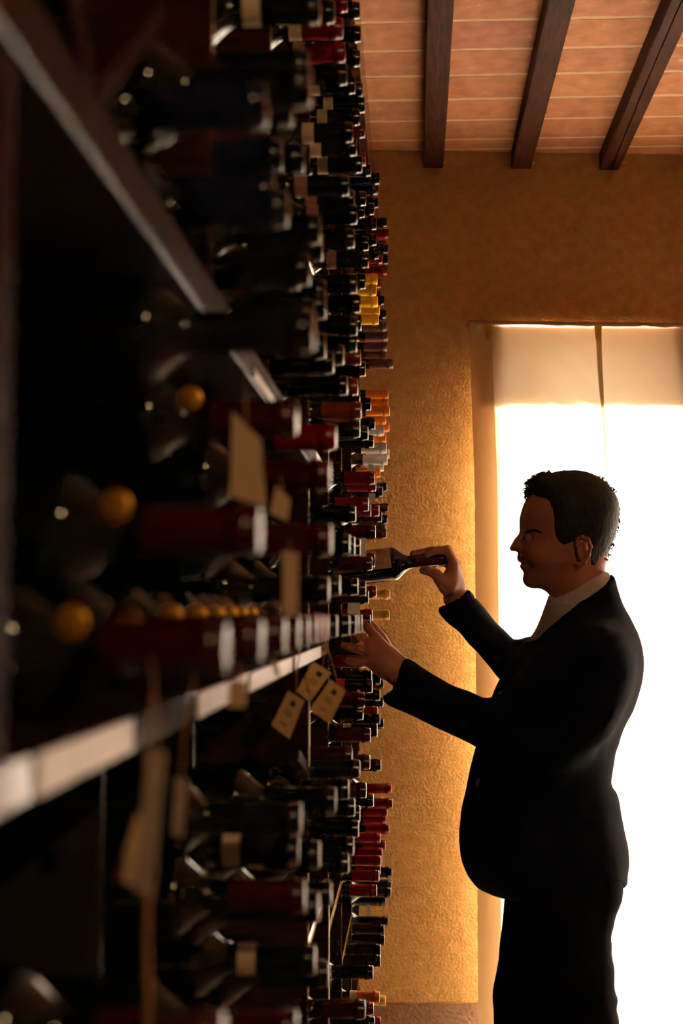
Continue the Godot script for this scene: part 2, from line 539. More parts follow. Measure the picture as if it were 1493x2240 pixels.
func curtain(a: float, b: float) -> void:
	var tl := on_wall(1031, 699, 0.075)
	var bl := on_wall(1045, 2200, 0.12)
	var left := tl.x
	var right := b + (a - left) - 0.01
	var ytop := on_wall(1260, 703, 0.075).y
	var seam := on_wall(1317, 760, 0.075).x
	var o := thing("curtain", "cream cloth curtain hanging over the bright window behind the man", "curtain")
	o.transform = wall_frame
	var n := FastNoiseLite.new(); n.seed = 5; n.frequency = 2.2
	var fold := func(u: float, y: float) -> float:
		var t := ytop - y
		var z := lerpf(0.02, 0.12, smoothstep(0.0, 0.6, t)) + 0.004 * n.get_noise_2d(u * 2.2, y * 0.6)
		# creases that run down and away from the seam, and two soft drops at its sides
		var s := u - seam
		var env := exp(-pow((t - 0.22) / 0.16, 2.0)) * exp(-absf(s) / 0.13) * smoothstep(0.0, 0.05, absf(s))
		z += 0.008 * env * sin(TAU * (t * 11.0 + absf(s) * 9.0))
		z += 0.009 * exp(-pow((s + 0.26 - 0.12 * (0.3 - t)) / 0.03, 2.0)) * smoothstep(0.0, 0.2, t) * smoothstep(0.75, 0.3, t)
		z += 0.003 * sin(u * 38.0 + 0.6 * y) * smoothstep(0.1, 1.0, t) * smoothstep(0.02, 0.12, u - left)
		return z
	var nv := 110
	part("cloth", cloth_grid(left, right, HEMLINE, ytop, 64, nv, fold), M.cloth, o)
	# a lining hangs behind the upper part
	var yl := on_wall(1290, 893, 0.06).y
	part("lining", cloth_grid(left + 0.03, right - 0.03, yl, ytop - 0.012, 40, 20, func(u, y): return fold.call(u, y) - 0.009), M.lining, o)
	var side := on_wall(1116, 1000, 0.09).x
	part("lining", cloth_grid(left + 0.03, side, HEMLINE, yl + 0.004, 8, 60, func(u, y): return fold.call(u, y) - 0.03), M.added_side_lining, o)  # strip added behind the cloth to soften the edge of the window glow
	part("hem", cloth_grid(left, left + 0.062, HEMLINE, ytop, 5, nv, func(u, y): return fold.call(u, y) + 0.0022), M.hem, o)
	part("hem", cloth_grid(left + 0.062, left + 0.071, HEMLINE, ytop, 2, nv, func(u, y): return fold.call(u, y) + 0.0042), M.hem, o)
	# the join of the two widths: a doubled strip that narrows downwards
	var st := new_st()
	var ys := [ytop - 0.005, ytop - 0.08, ytop - 0.20, ytop - 0.28, ytop - 0.5, HEMLINE]
	var ws := [0.0095, 0.0085, 0.0075, 0.0045, 0.0030, 0.0026]
	for k in ys.size() - 1:
		for m in 20:
			var t0 := m / 20.0
			var t1 := (m + 1) / 20.0
			var y0 := lerpf(ys[k], ys[k + 1], t0); var y1 := lerpf(ys[k], ys[k + 1], t1)
			var wa := lerpf(ws[k], ws[k + 1], t0); var wb := lerpf(ws[k], ws[k + 1], t1)
			var za: float = fold.call(seam, y0) + 0.003
			var zb: float = fold.call(seam, y1) + 0.003
			quad(st, Vector3(seam - wb, y1, zb), Vector3(seam + wb, y1, zb), Vector3(seam + wa, y0, za), Vector3(seam - wa, y0, za))
	part("seam", st.commit(), M.seam, o)
	# rod pocket along the top, with the rod's white end cap
	var pk := new_st()
	var yr := on_wall(1031, 698, 0.075).y
	var yr2 := on_wall(1480, 704, 0.075).y
	var yright := yr + (yr2 - yr) * (right - left) / (on_wall(1480, 704, 0.075).x - left)
	var pts := []
	var rad := []
	for k in 25:
		var t := k / 24.0
		pts.append(Vector3(lerpf(left, right, t), lerpf(yr, yright, t), 0.014 + 0.0015 * sin(t * 40.0)))
		rad.append(0.0085 + 0.0008 * sin(t * 55.0))
	tube_into(pk, pts, rad, 12)
	part("rod_pocket", pk.commit(), M.header, o)
	part("rod_end", tube([Vector3(left - 0.006, yr - 0.007, 0.014), Vector3(left + 0.002, yr - 0.007, 0.014)], 0.0035), M.white, o)
	for px in [1072.0, 1315.0]:
		var p := on_wall(px, 722, 0.075)
		var tb := new_st()
		var wdt := 0.0135 if px > 1200 else 0.012
		for m in 5:
			var q0 := m / 5.0; var q1 := (m + 1) / 5.0
			var w0 := wdt * (1.0 - 0.35 * q0); var w1 := wdt * (1.0 - 0.35 * q1)
			quad(tb, Vector3(p.x - w1, p.y + 0.028 - 0.05 * q1, 0.0255), Vector3(p.x + w1, p.y + 0.028 - 0.05 * q1, 0.0255), Vector3(p.x + w0, p.y + 0.028 - 0.05 * q0, 0.0255), Vector3(p.x - w0, p.y + 0.028 - 0.05 * q0, 0.0255))
		var tab := part("hook_tab", tb.commit(), M.yellow_tab, o)
		tab.position.z = 0.0005

func side_curtain(k: int, a: float, b: float) -> void:
	var o := part("curtain", cloth_grid(a - 0.12, b + 0.12, HEMLINE, 2.37, 30, 40, func(u, y): return 0.07 + 0.004 * sin(u * 30.0)), M.cloth, self)
	tag(o, ["", "cream curtain over the second window door, beyond the right edge", "cream curtain over the third window door, farthest from the rack"][k], "curtain")
	o.transform = wall_frame

func spotlight(where: Vector3, target: Vector3) -> void:
	var o := thing("spotlight", "small black spotlight on the ceiling behind the viewer, turned toward the wine rack", "spotlight", where)
	var black := mat(Color(0.03, 0.03, 0.03), 0.4)
	part("mount", box(Vector3(-0.03, 0.06, -0.03), Vector3(0.03, CEIL - 0.0062 - where.y, 0.03), 0.003), black, o)
	var dir := (target - where).normalized()
	var side := dir.cross(Vector3.UP).normalized()
	var can := part("housing", lathe([Vector2(-0.09, 0.0), Vector2(-0.09, 0.028), Vector2(-0.08, 0.036), Vector2(0.03, 0.04), Vector2(0.03, 0.036), Vector2(0.0, 0.034), Vector2(-0.005, 0.0)], 24), black, o)
	can.basis = Basis(dir, side.cross(dir), side)
	var glow := mat(Color(1, 0.95, 0.85), 0.5)
	glow.emission_enabled = true
	glow.emission = Color(1.0, 0.84, 0.62)
	glow.emission_energy_multiplier = 10.0
	var face := part("lens", lathe([Vector2(0.0, 0.033), Vector2(0.002, 0.033), Vector2(0.004, 0.0)], 24), glow, o)
	face.basis = can.basis
	var l := SpotLight3D.new()
	l.name = "beam"
	l.light_color = Color(1.0, 0.82, 0.60)
	l.light_energy = 0.8
	l.light_size = 0.03
	l.spot_range = 9.0
	l.spot_attenuation = 2.0
	l.spot_angle = 34.0
	l.spot_angle_attenuation = 0.8
	l.shadow_enabled = true
	o.add_child(l)
	l.basis = Basis(side, side.cross(dir), -dir)
	l.position = dir * 0.034

# ---------------------------------------------------------------- the wine rack
const FRONT := -0.16
const DEEP := -0.50

func board(called: String, rack: Node3D, h0: float, h1: float, d0: float, d1: float, x0 := DEEP, x1 := FRONT, m: Material = null) -> MeshInstance3D:
	return part(called, box(Vector3(x0, 1.47 + h0, -d1), Vector3(x1, 1.47 + h1, -d0), 0.002), m if m else M.rack, rack)

func build_rack() -> void:
	var r := thing("wine_rack", "tall dark wooden wine rack filling the left side wall from floor to ceiling beams", "wine rack")
	board("back_panel", r, -1.47, 1.237, -1.0, 4.17, -0.56, DEEP - 0.001, M.rack_matt)
	board("plinth", r, -1.47, -1.38, -1.0, 4.17, DEEP, FRONT)
	board("cornice", r, 1.105, 1.237, -1.0, 4.462, -0.128, -0.108)
	board("top_deck", r, 1.215, 1.236, -1.0, 4.17, DEEP, -0.1285)
	board("side_panel", r, -1.38, 1.105, 4.15, 4.17)
	# the two long shelves whose edges run towards the far wall
	board("shelf", r, 0.2302, 0.262, -1.0, 2.651, DEEP, FRONT, M.rack_dull)
	board("shelf_lip", r, 0.2265, 0.2302, -1.0, 2.651, DEEP, FRONT + 0.001, M.rack_satin)
	board("shelf", r, -0.081, -0.0585, -1.0, 0.81)
	board("shelf", r, -0.081, -0.0585, 0.815, 2.651)
	# white price strips along the front of the lower long shelf
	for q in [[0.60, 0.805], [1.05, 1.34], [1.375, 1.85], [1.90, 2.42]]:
		board("price_and_sheen_strip", r, -0.0795, -0.0605, q[0], q[1], FRONT, FRONT + 0.0015, M.strip)
	board("price_and_sheen_strip", r, 0.2315, 0.2405, 1.40, 1.68, FRONT, FRONT + 0.0025, M.strip)  # white strip painting in the lit lip of the upper shelf
	board("price_and_sheen_strip", r, 0.2315, 0.2585, 2.30, 2.62, FRONT, FRONT + 0.0015, M.strip)  # same painted reflection, farther along the upper shelf edge
	# white strips painting in the window's reflection on two upright edges
	board("sheen_strip", r, -0.235, -0.10, 2.154, 2.166, FRONT, FRONT + 0.0015, M.strip)
	board("sheen_strip", r, -0.76, -0.54, 2.652, 2.668, FRONT, FRONT + 0.0015, M.strip)
	# uprights; the nearer ones stand back behind the bottle shoulders
	for d in [0.706, 1.19, 1.68]:
		board("divider", r, 0.262, 1.105, d - 0.008, d + 0.008, DEEP, FRONT - 0.012)
	for d in [1.19, 1.68]:  # matt panels added to block window light and keep the interior dark
		board("divider", r, -1.38, -0.083, d - 0.008, d + 0.008, DEEP, -0.26, M.rack_matt)
	board("divider", r, -0.0585, 0.226, 1.68 - 0.008, 1.68 + 0.008, DEEP, -0.26, M.rack_matt)  # added light-blocking panel, same purpose between the long shelves
	for d in [2.16, 2.66, 3.14, 3.63]:
		board("divider", r, -1.38, 1.105, d - 0.008, d + 0.008)
	board("post", r, -0.0585, 0.225, 0.535, 0.558, DEEP, FRONT - 0.001, M.rack_dull)
	# short shelves between the far dividers
	var cells := {2.16: [0.547, -0.503], 2.66: [0.567, -0.593], 3.14: [0.599, 0.14, -0.50, -0.772], 3.63: [0.128, -0.101, -0.412, -1.05]}
	var next := {2.16: 2.66, 2.66: 3.14, 3.14: 3.63, 3.63: 4.15}
	for k in cells:
		for h in cells[k]:
			board("shelf", r, h - 0.007, h + 0.007, k + 0.009, next[k] - (0.009 if k < 3.6 else 0.0))
	# slanted lattice slats
	for s in [[0.712, 0.264, 0.90, 0.392], [0.70, 0.264, 0.45, 0.44], [0.45, 0.44, 0.2, 0.62], [2.0, -0.2, 2.15, -0.232]]:
		var a := Vector2(s[0], s[1])
		var b := Vector2(s[2], s[3])
		var l := (b - a).length()
		var o := part("lattice_slat", box(Vector3(-0.011, 0, -0.008), Vector3(0.011, l, 0.008), 0.002), M.rack_dull, r)
		var dir := Vector3(0, b.y - a.y, -(b.x - a.x)).normalized()
		o.basis = Basis(Vector3.RIGHT, dir, Vector3.RIGHT.cross(dir))
		o.position = Vector3(FRONT - 0.0125, 1.47 + a.y, -a.x)

# ---------------------------------------------------------------- bottles
const TABLE := "732 27 1.730 Ko;760 8 2.216 R;787 23 2.289 K;750 62 1.889 Rl;789 75 2.372 K;755 115 1.965 Rl;788 128 2.326 K;759 163 1.860 Ko;777 186 2.212 Kl;793 197 2.610 K;798 230 2.469 Kl;787 257 2.401 Kl;798 287 2.710 C;772 290 2.016 Ko;780 322 2.220 Kl;800 349 2.851 C;792 360 2.301 Kl;811 373 3.090 N;830 391 3.196 N;763 406 1.906 Kp;826 414 3.292 N;775 436 2.110 Kp;800 435 2.709 K;827 445 3.680 K;818 458 3.247 K;797 462 2.785 K;781 470 2.047 Kp;846 487 3.889 K;823 490 3.190 K;850 512 4.011 R;806 533 2.710 K;775 521 1.989 Ko;823 525 3.301 K;844 537 4.093 R;848 545 3.877 K;828 556 3.460 K;836 567 3.809 R;848 569 3.952 K;806 569 2.455 Kp;846 593 4.057 R;825 611 3.519 Y;823 635 3.415 Y;826 660 3.581 Y;830 679 3.760 Y;828 699 3.680 Y;832 621 4.000 R;832 647 4.097 R;840 658 3.953 K;844 688 4.044 K;781 621 2.110 Kp;799 616 2.610 K;788 664 2.212 K;790 706 2.396 K;781 713 2.035 Kp;846 714 3.941 P;848 736 4.100 P;846 759 4.038 P;844 779 3.974 P;859 796 3.906 P;780 750 2.110 Kl;789 782 2.469 C;799 807 2.583 K;783 846 2.400 C;760 843 1.964 K;849 863 4.094 O;849 883 4.024 O;852 899 3.879 O;844 918 3.954 O;851 934 4.092 O;787 868 2.510 K;811 884 3.005 K;790 898 2.341 C;787 920 2.579 C;820 927 3.279 K;840 942 3.746 W;844 958 4.017 O;787 940 2.438 T;805 947 2.723 T;817 966 3.090 K;845 980 3.691 W;851 993 3.948 W;847 1006 3.810 W;839 1021 4.056 W;831 1034 3.880 O;819 1046 3.083 R;822 1062 3.252 R;846 1066 3.964 K;837 1077 3.795 K;806 1103 2.778 R;811 1116 2.936 R;829 1117 3.335 R;778 1124 2.422 K;849 1112 4.089 M;835 1131 3.580 K;847 1137 3.966 K;845 1168 3.903 M;843 1154 4.040 M;821 1163 3.001 M;765 1190 1.969 K;776 1194 2.110 K;788 1197 2.373 K;814 1233 2.844 M;820 1226 2.920 M;744 1281 1.861 K;783 1283 2.334 K;800 1287 2.610 M;806 1306 2.960 M;823 1295 3.462 R;853 1300 4.100 G;852 1345 4.051 G;814 1347 3.190 R;810 1359 2.902 M;738 1370 1.777 K;765 1367 1.939 K;779 1366 2.015 K;785 1365 2.090 K;792 1364 2.207 K;790 1426 3.189 K;798 1447 3.090 R;813 1481 3.021 K;814 1501 2.947 Kr;839 1497 4.080 M;832 1486 3.770 K;797 1531 2.540 M;794 1558 2.611 Kr;838 1537 3.829 K;831 1521 3.580 K;826 1557 3.755 R;831 1573 3.680 K;839 1583 3.877 K;825 1598 3.090 Kl;810 1608 2.831 M;770 1652 2.338 M;787 1682 2.239 K;809 1667 2.770 M;833 1674 3.401 M;856 1725 4.092 R;801 1729 2.710 M;763 1726 2.041 K;858 1758 3.894 R;817 1751 3.083 K;844 1791 4.098 R;847 1776 3.963 R;851 1813 4.016 R;832 1833 3.897 R;843 1849 4.068 R;836 1866 3.826 R;833 1883 3.680 R;832 1901 3.756 R;829 1916 3.569 R;857 1908 4.033 N;856 1936 4.100 N;855 1952 3.964 N;824 1948 3.460 R;843 1970 4.031 N;849 2016 4.070 K;840 2034 3.922 K;841 2056 3.788 K;832 2078 3.558 K;832 2102 3.423 K;816 2127 3.003 K;830 2181 3.580 Al;843 2189 4.099 G;799 2208 2.240 M;817 2206 3.317 R;832 2234 3.912 R;819 2240 2.737 K;735 1750 1.630 K;776 1766 2.285 K;787 1780 2.482 K;784 1813 2.407 K;774 1850 2.221 K;763 1888 2.040 K;698 1985 1.317 K;725 1955 1.593 K;700 1870 1.455 Kl;655 1860 1.381 Ko;668 1960 1.245 M;690 2100 1.376 Kl;650 2250 1.082 R;490 2270 0.756 R;720 2130 1.547 K;660 1790 1.292 K;675 145 1.256 K;640 238 1.055 N;585 232 0.869 N;680 190 0.965 K;618 340 1.237 N;665 347 1.310 N;600 420 1.115 N;630 456 1.046 N;700 502 1.374 K;706 543 1.538 K;655 602 1.313 K;678 590 1.239 K;712 638 1.630 K;713 670 1.510 K;688 685 1.422 K;688 724 0.944 K;712 758 1.604 K;752 776 1.865 K;730 793 1.735 K;700 20 1.319 Kl;650 915 1.081 Rn;735 957 1.532 R;722 1040 1.289 R;570 1160 0.809 Rn;725 1180 1.243 R;720 1290 1.549 K;498 1416 0.756 Rn;575 1401 0.870 Rn;625 1391 1.017 Rn;655 1385 1.132 Rn;676 1381 1.240 Rn;693 1377 1.326 Rn;706 1375 1.407 Rn;717 1373 1.484 Rn"
const LEN := 0.302
var shapes := {}

func make_shapes() -> void:
	var g := [Vector2(0.004, 0.0), Vector2(0.001, 0.024), Vector2(0.0, 0.033), Vector2(0.003, 0.0354), Vector2(0.008, 0.0361), Vector2(0.188, 0.0361)]
	for k in 9:
		var t := (k + 1) / 9.0
		g.append(Vector2(0.188 + 0.034 * t, 0.0361 - 0.0214 * (t * t * (3 - 2 * t))))
	g.append_array([Vector2(0.235, 0.0140), Vector2(0.262, 0.0136), Vector2(0.296, 0.0136)])
	shapes.glass = lathe(g, 28)
	shapes.cap = lathe([Vector2(0.236, 0.01405), Vector2(0.2362, 0.01445), Vector2(0.262, 0.0142), Vector2(0.284, 0.0140), Vector2(0.2846, 0.0148), Vector2(0.2856, 0.0153), Vector2(0.2935, 0.0153), Vector2(0.2945, 0.0148), Vector2(0.2955, 0.0143), Vector2(0.2998, 0.0142), Vector2(0.3012, 0.0136), Vector2(0.302, 0.0120), Vector2(0.302, 0.0)], 24)
	shapes.band = lathe([Vector2(0.2285, 0.0146), Vector2(0.2285, 0.01485), Vector2(0.2455, 0.0148), Vector2(0.2455, 0.0146)], 24)
	shapes.label = lathe([Vector2(0.06, 0.03625), Vector2(0.06, 0.0364), Vector2(0.15, 0.0364), Vector2(0.15, 0.03625)], 16, -1.3, 1.3)
	shapes.medal = lathe([Vector2(-0.001, 0.0), Vector2(-0.001, 0.0085), Vector2(0.0, 0.0095), Vector2(0.001, 0.0085), Vector2(0.001, 0.0)], 16)

const COLOR := {"K": "black", "N": "navy blue", "R": "red", "M": "maroon", "Y": "yellow", "O": "orange", "C": "copper", "W": "white", "P": "mauve", "G": "pale gold", "T": "blue-black", "A": "amber"}
const ORD := ["first", "second", "third", "fourth", "fifth", "sixth", "seventh", "eighth", "ninth", "tenth", "eleventh", "twelfth", "thirteenth", "fourteenth", "fifteenth", "sixteenth", "seventeenth", "eighteenth", "nineteenth", "twentieth", "twenty-first", "twenty-second", "twenty-third", "twenty-fourth", "twenty-fifth", "twenty-sixth", "twenty-seventh", "twenty-eighth", "twenty-ninth", "thirtieth"]

func build_bottles() -> void:
	make_shapes()
	var rows := []
	for e in TABLE.split(";"):
		var f := e.split(" ")
		rows.append([f[0].to_float(), f[1].to_float(), f[2].to_float(), f[3].substr(0, 1), f[3].substr(1)])
	rows.sort_custom(func(a, b): return a[1] < b[1] or (a[1] == b[1] and a[0] < b[0]))
	var proto := thing("wine_bottle", "", "")
	part("glass", shapes.glass, M.glass, proto)
	part("capsule", shapes.cap, M.caps.K, proto)
	var counts := {}
	for i in rows.size():
		var q: Array = rows[i]
		var o: Node3D = proto
		if i > 0:
			o = proto.duplicate()
			for extra in o.get_children():
				if not str(extra.name) in ["glass", "capsule"]:
					o.remove_child(extra); extra.free()
			o.name = numbered("wine_bottle")
			add_child(o)
		var cap: MeshInstance3D = o.get_node("capsule")
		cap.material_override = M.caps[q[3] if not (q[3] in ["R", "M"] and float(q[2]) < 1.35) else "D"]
		var tip := at(q[0], q[1], q[2])
		var tilt := Basis(Vector3.BACK, rng.randf_range(-0.002, 0.002)) * Basis(Vector3.UP, rng.randf_range(-0.002, 0.002)) * Basis(Vector3.RIGHT, rng.randf_range(0, TAU))
		o.basis = tilt
		o.position = tip - tilt * Vector3(LEN, 0, 0)
		var extra := ""
		var kind: String = q[4]
		if kind in ["l", "o"]:
			part("neck_band", shapes.band, M.paper, o)
			extra = "cream banded "
		elif kind == "p":
			part("neck_band", shapes.band, M.pink_paper, o)
			extra = "pink banded "
		elif kind == "r":
			var nb := part("neck_band", shapes.band, M.red_paper, o)
			extra = "red sealed "
		elif kind == "n":
			var md := part("neck_medal", shapes.medal, M.gold_foil, o)
			var back := tilt.inverse() * Vector3(0, 0, 1)
			md.transform = Transform3D(Basis(back, Vector3.RIGHT, back.cross(Vector3.RIGHT)), Vector3(0.222, 0, 0) + back * 0.018 + (tilt.inverse() * Vector3.UP) * 0.013)
			extra = "gold medalled "
		if kind != "n" and (i % 3) == 0 and float(q[2]) > 2.2:
			part("label", shapes.label, M.paper, o)
		var zone := "blurred foreground" if q[2] < 1.35 else ("middle of rack" if q[2] < 2.4 else ("toward far end" if q[2] < 3.4 else "at the far wall"))
		var h := (1335.0 - float(q[1])) / F * float(q[2])
		var level := "above upper shelf" if h > 0.24 else ("between long shelves" if h > -0.07 else "below lower shelf")
		if h > 0.62: level = "in top rows"
		if h < -0.6: level = "in bottom rows"
		var key := str(q[3]) + extra + zone + level
		var c: int = counts.get(key, 0)
		counts[key] = c + 1
		tag(o, "%s from top of %s%s capped bottles %s, %s" % [ORD[c], extra, COLOR[q[3]], level, zone], "wine bottle", "wine bottles lying in the rack")

func card_texture(w: int, h: int, paper: Color) -> ImageTexture:
	var im := Image.create(w, h, false, Image.FORMAT_RGB8)
	im.fill(paper)
	var ink := paper.darkened(0.72)
	var soft := paper.darkened(0.5)
	im.fill_rect(Rect2i(int(w * 0.40), int(h * 0.15), int(w * 0.28), int(h * 0.15)), ink)
	var r := RandomNumberGenerator.new(); r.seed = 4
	for l in [[0.40, 0.34, 0.3], [0.45, 0.28, 0.42], [0.50, 0.26, 0.44], [0.54, 0.30, 0.38], [0.76, 0.34, 0.32], [0.80, 0.38, 0.24]]:
		var x: float = w * l[1]
		while x < w * (l[1] + l[2]):
			var c := r.randi_range(2, 6)
			im.fill_rect(Rect2i(int(x), int(h * l[0]), c, maxi(2, int(h * 0.028))), soft)
			x += c + 2
	im.generate_mipmaps()
	return ImageTexture.create_from_image(im)

func hang_card(corners: Array, d: float, m: Material, label: String, hang: Array, turn := 0.0) -> void:
	# corners: top left, top right, bottom right, bottom left in the photograph
	var p := []
	for k in 4:
		p.append(at(corners[k].x, corners[k].y, d + turn * (1.0 if k in [1, 2] else 0.0)))
	var o := thing("hang_tag", label, "tag", (p[0] + p[1]) / 2.0, "paper tags hanging from bottle necks")
	var c: Vector3 = o.position
	var st := new_st()
	var n: Vector3 = (p[1] - p[0]).cross(p[0] - p[3]).normalized()
	if n.z < 0: n = -n
	var t := n * 0.0006
	var f := []
	var b := []
	for k in 4:
		f.append(p[k] - c + t); b.append(p[k] - c - t)
	quad(st, f[3], f[2], f[1], f[0])
	quad(st, b[2], b[3], b[0], b[1])
	for k in 4:
		var k2 := (k + 1) % 4
		face4(st, f[k], f[k2], b[k2], b[k], (f[0] + f[2]) / 2.0)
	part("card", st.commit(), m, o)
	if hang.size():
		var pts := []
		for h in hang: pts.append(at(h.x, h.y, d) - c)
		pts.append(Vector3(0, 0, 0) + n * 0.0008)
		part("string", tube(pts, 0.0008, 6), M.string, o)

func build_tags() -> void:
	var printed := mat(Color.WHITE, 0.8)
	printed.albedo_texture = card_texture(160, 256, Color(0.80, 0.66, 0.42))
	var plain := mat(Color(0.78, 0.66, 0.50), 0.85)
	var grey := mat(Color(0.62, 0.55, 0.47), 0.85)
	var white := mat(Color(0.88, 0.87, 0.85), 0.8)
	var V := func(a, b, c, d, e, f, g, h): return [Vector2(a, b), Vector2(c, d), Vector2(e, f), Vector2(g, h)]
	hang_card(V.call(684, 1447, 724, 1472, 677, 1536, 648, 1512), 1.97, printed, "printed buff card tag hanging behind the other two, under the lower shelf", [Vector2(716, 1385), Vector2(712, 1420)])
	hang_card(V.call(722, 1487, 756, 1511, 721, 1582, 677, 1553), 1.9, printed, "printed buff card tag on the right of the cluster under the lower shelf", [Vector2(706, 1390), Vector2(724, 1440)])
	hang_card(V.call(630, 1511, 665, 1533, 633, 1617, 593, 1586), 1.84, printed, "printed buff card tag on the left of the cluster under the lower shelf", [Vector2(660, 1400), Vector2(648, 1470)])
	hang_card(V.call(508, 900, 570, 962, 580, 1108, 504, 1085), 0.98, plain, "large cream card tag hanging beside the nearest dark red capsule", [Vector2(538, 790), Vector2(536, 860)])
	hang_card(V.call(604, 1062, 634, 1092, 628, 1140, 590, 1122), 1.15, plain, "small cream card tag behind the large cream tag", [Vector2(612, 1040)])
	hang_card(V.call(618, 1205, 652, 1210, 650, 1348, 619, 1342), 1.02, plain, "long narrow cream tag hanging over the row of dark red capsules", [Vector2(634, 1180)])
	hang_card(V.call(325, 1640, 362, 1645, 334, 1962, 292, 1945), 0.72, grey, "long grey brown tag hanging blurred at lower left, the nearest tag", [Vector2(330, 1440), Vector2(340, 1540)])
	hang_card(V.call(300, 1780, 322, 1790, 296, 1938, 252, 1925), 0.74, plain, "brown tag half hidden behind the long grey brown tag", [Vector2(335, 1500), Vector2(322, 1640)])
	hang_card(V.call(384, 1700, 408, 1706, 400, 1830, 376, 1826), 0.86, grey, "short grey tag hanging right of the long grey brown tag", [Vector2(430, 1450), Vector2(402, 1620)])
	hang_card(V.call(502, 1488, 540, 1492, 536, 1548, 500, 1546), 0.98, plain, "small cream tag hanging just below the white shelf edge", [Vector2(522, 1440)])
	hang_card(V.call(592, 1446, 606, 1450, 614, 1478, 603, 1482), 1.18, white, "narrow white tag hanging across the shelf edge", [Vector2(586, 1410)])
	hang_card(V.call(789, 1178, 800, 1178, 800, 1217, 788, 1217), 2.42, white, "white paper tag on a bottle neck left of the held bottle", [])
	hang_card(V.call(761, 1319, 787, 1319, 787, 1347, 760, 1341), 2.5, white, "white paper tag between bottle necks above the lower hand", [])
	hang_card(V.call(806, 1079, 820, 1079, 820, 1102, 806, 1102), 3.1, white, "white paper tag hanging above the bright red capsules", [])
	hang_card(V.call(804, 1014, 816, 1016, 818, 1032, 805, 1034), 3.2, white, "white paper tag hanging under the white capsules", [])
	hang_card(V.call(802, 1980, 810, 1980, 810, 2004, 802, 2004), 3.4, white, "white paper tag hanging under the lowest blue capsule", [])
	hang_card(V.call(781, 1510, 787, 1510, 787, 1570, 781, 1570), 2.75, white, "tall white paper tag below the lower hand", [])
	var cord := tube([at(322, 1958, 0.73), at(319, 2060, 0.735), at(322, 2200, 0.74), at(318, 2330, 0.75)], 0.0022, 8)
	tag(part("cord", cord, M.string, self), "brown cord hanging below the long blurred tag at lower left", "cord")

# ---------------------------------------------------------------- distance fields for the man
const BODY_D := 2.95

func outline(pts: Array, d: float) -> PackedVector2Array:      # x, y in metres on the plane at depth d
	var out := PackedVector2Array()
	for k in range(0, pts.size(), 2):
		var p := at(pts[k], pts[k + 1], d)
		out.append(Vector2(p.x, p.y))
	return out

func smooth_poly(p: PackedVector2Array, rounds := 1) -> PackedVector2Array:
	for r in rounds:
		var q := PackedVector2Array()
		for i in p.size():
			var a := p[i]
			var b := p[(i + 1) % p.size()]
			q.append(a.lerp(b, 0.22)); q.append(a.lerp(b, 0.78))
		p = q
	return p

class Field2:
	var o: Vector2
	var c: float
	var nx: int
	var ny: int
	var v: PackedFloat32Array
	func at(x: float, y: float) -> float:
		var gx := (x - o.x) / c
		var gy := (y - o.y) / c
		var cx := clampf(gx, 0.0, nx - 1.001)
		var cy := clampf(gy, 0.0, ny - 1.001)
		var i := int(cx)
		var j := int(cy)
		var fx := cx - i
		var fy := cy - j
		var k := j * nx + i
		var s := lerpf(lerpf(v[k], v[k + 1], fx), lerpf(v[k + nx], v[k + nx + 1], fx), fy)
		return s + (absf(gx - cx) + absf(gy - cy)) * c

func field(p: PackedVector2Array, cell: float) -> Field2:
	var f := Field2.new()
	var lo := p[0]
	var hi := p[0]
	for q in p:
		lo = lo.min(q); hi = hi.max(q)
	lo -= Vector2.ONE * 0.03
	hi += Vector2.ONE * 0.03
	f.o = lo; f.c = cell
	f.nx = int((hi.x - lo.x) / cell) + 2
	f.ny = int((hi.y - lo.y) / cell) + 2
	f.v.resize(f.nx * f.ny)
	var n := p.size()
	for j in f.ny:
		for i in f.nx:
			var q := lo + Vector2(i, j) * cell
			var best := 1e9
			var inside := false
			var a := p[n - 1]
			for k in n:
				var b := p[k]
				var e := b - a
				var w := q - a
				var t := clampf(w.dot(e) / maxf(e.length_squared(), 1e-12), 0.0, 1.0)
				best = minf(best, (w - e * t).length_squared())
				if (a.y > q.y) != (b.y > q.y) and q.x < (b.x - a.x) * (q.y - a.y) / (b.y - a.y) + a.x: inside = not inside
				a = b
			f.v[j * f.nx + i] = -sqrt(best) if inside else sqrt(best)
	return f

func pillow(f: Field2, p: Vector3, zc: float, w: float, t: float) -> float:
	var s := f.at(p.x, p.y)
	var q := maxf(t + s, 0.0) / t
	return (sqrt(q * q + (p.z - zc) * (p.z - zc) / (w * w)) - 1.0) * minf(t, w)

static func smin(a: float, b: float, k: float) -> float:
	var h := maxf(k - absf(a - b), 0.0) / k
	return minf(a, b) - h * h * k * 0.25

static func cap(p: Vector3, a: Vector3, b: Vector3, ra: float, rb: float) -> float:
	var e := b - a
	var t := clampf((p - a).dot(e) / maxf(e.length_squared(), 1e-9), 0.0, 1.0)
	return (p - a - e * t).length() - lerpf(ra, rb, t)

static func ell(p: Vector3, c: Vector3, r: Vector3) -> float:
	var q := (p - c) / r
	var l := q.length()
	return (l - 1.0) * minf(r.x, minf(r.y, r.z)) if l < 1.0 else (l - 1.0) * l / maxf((q / r).length(), 1e-6)

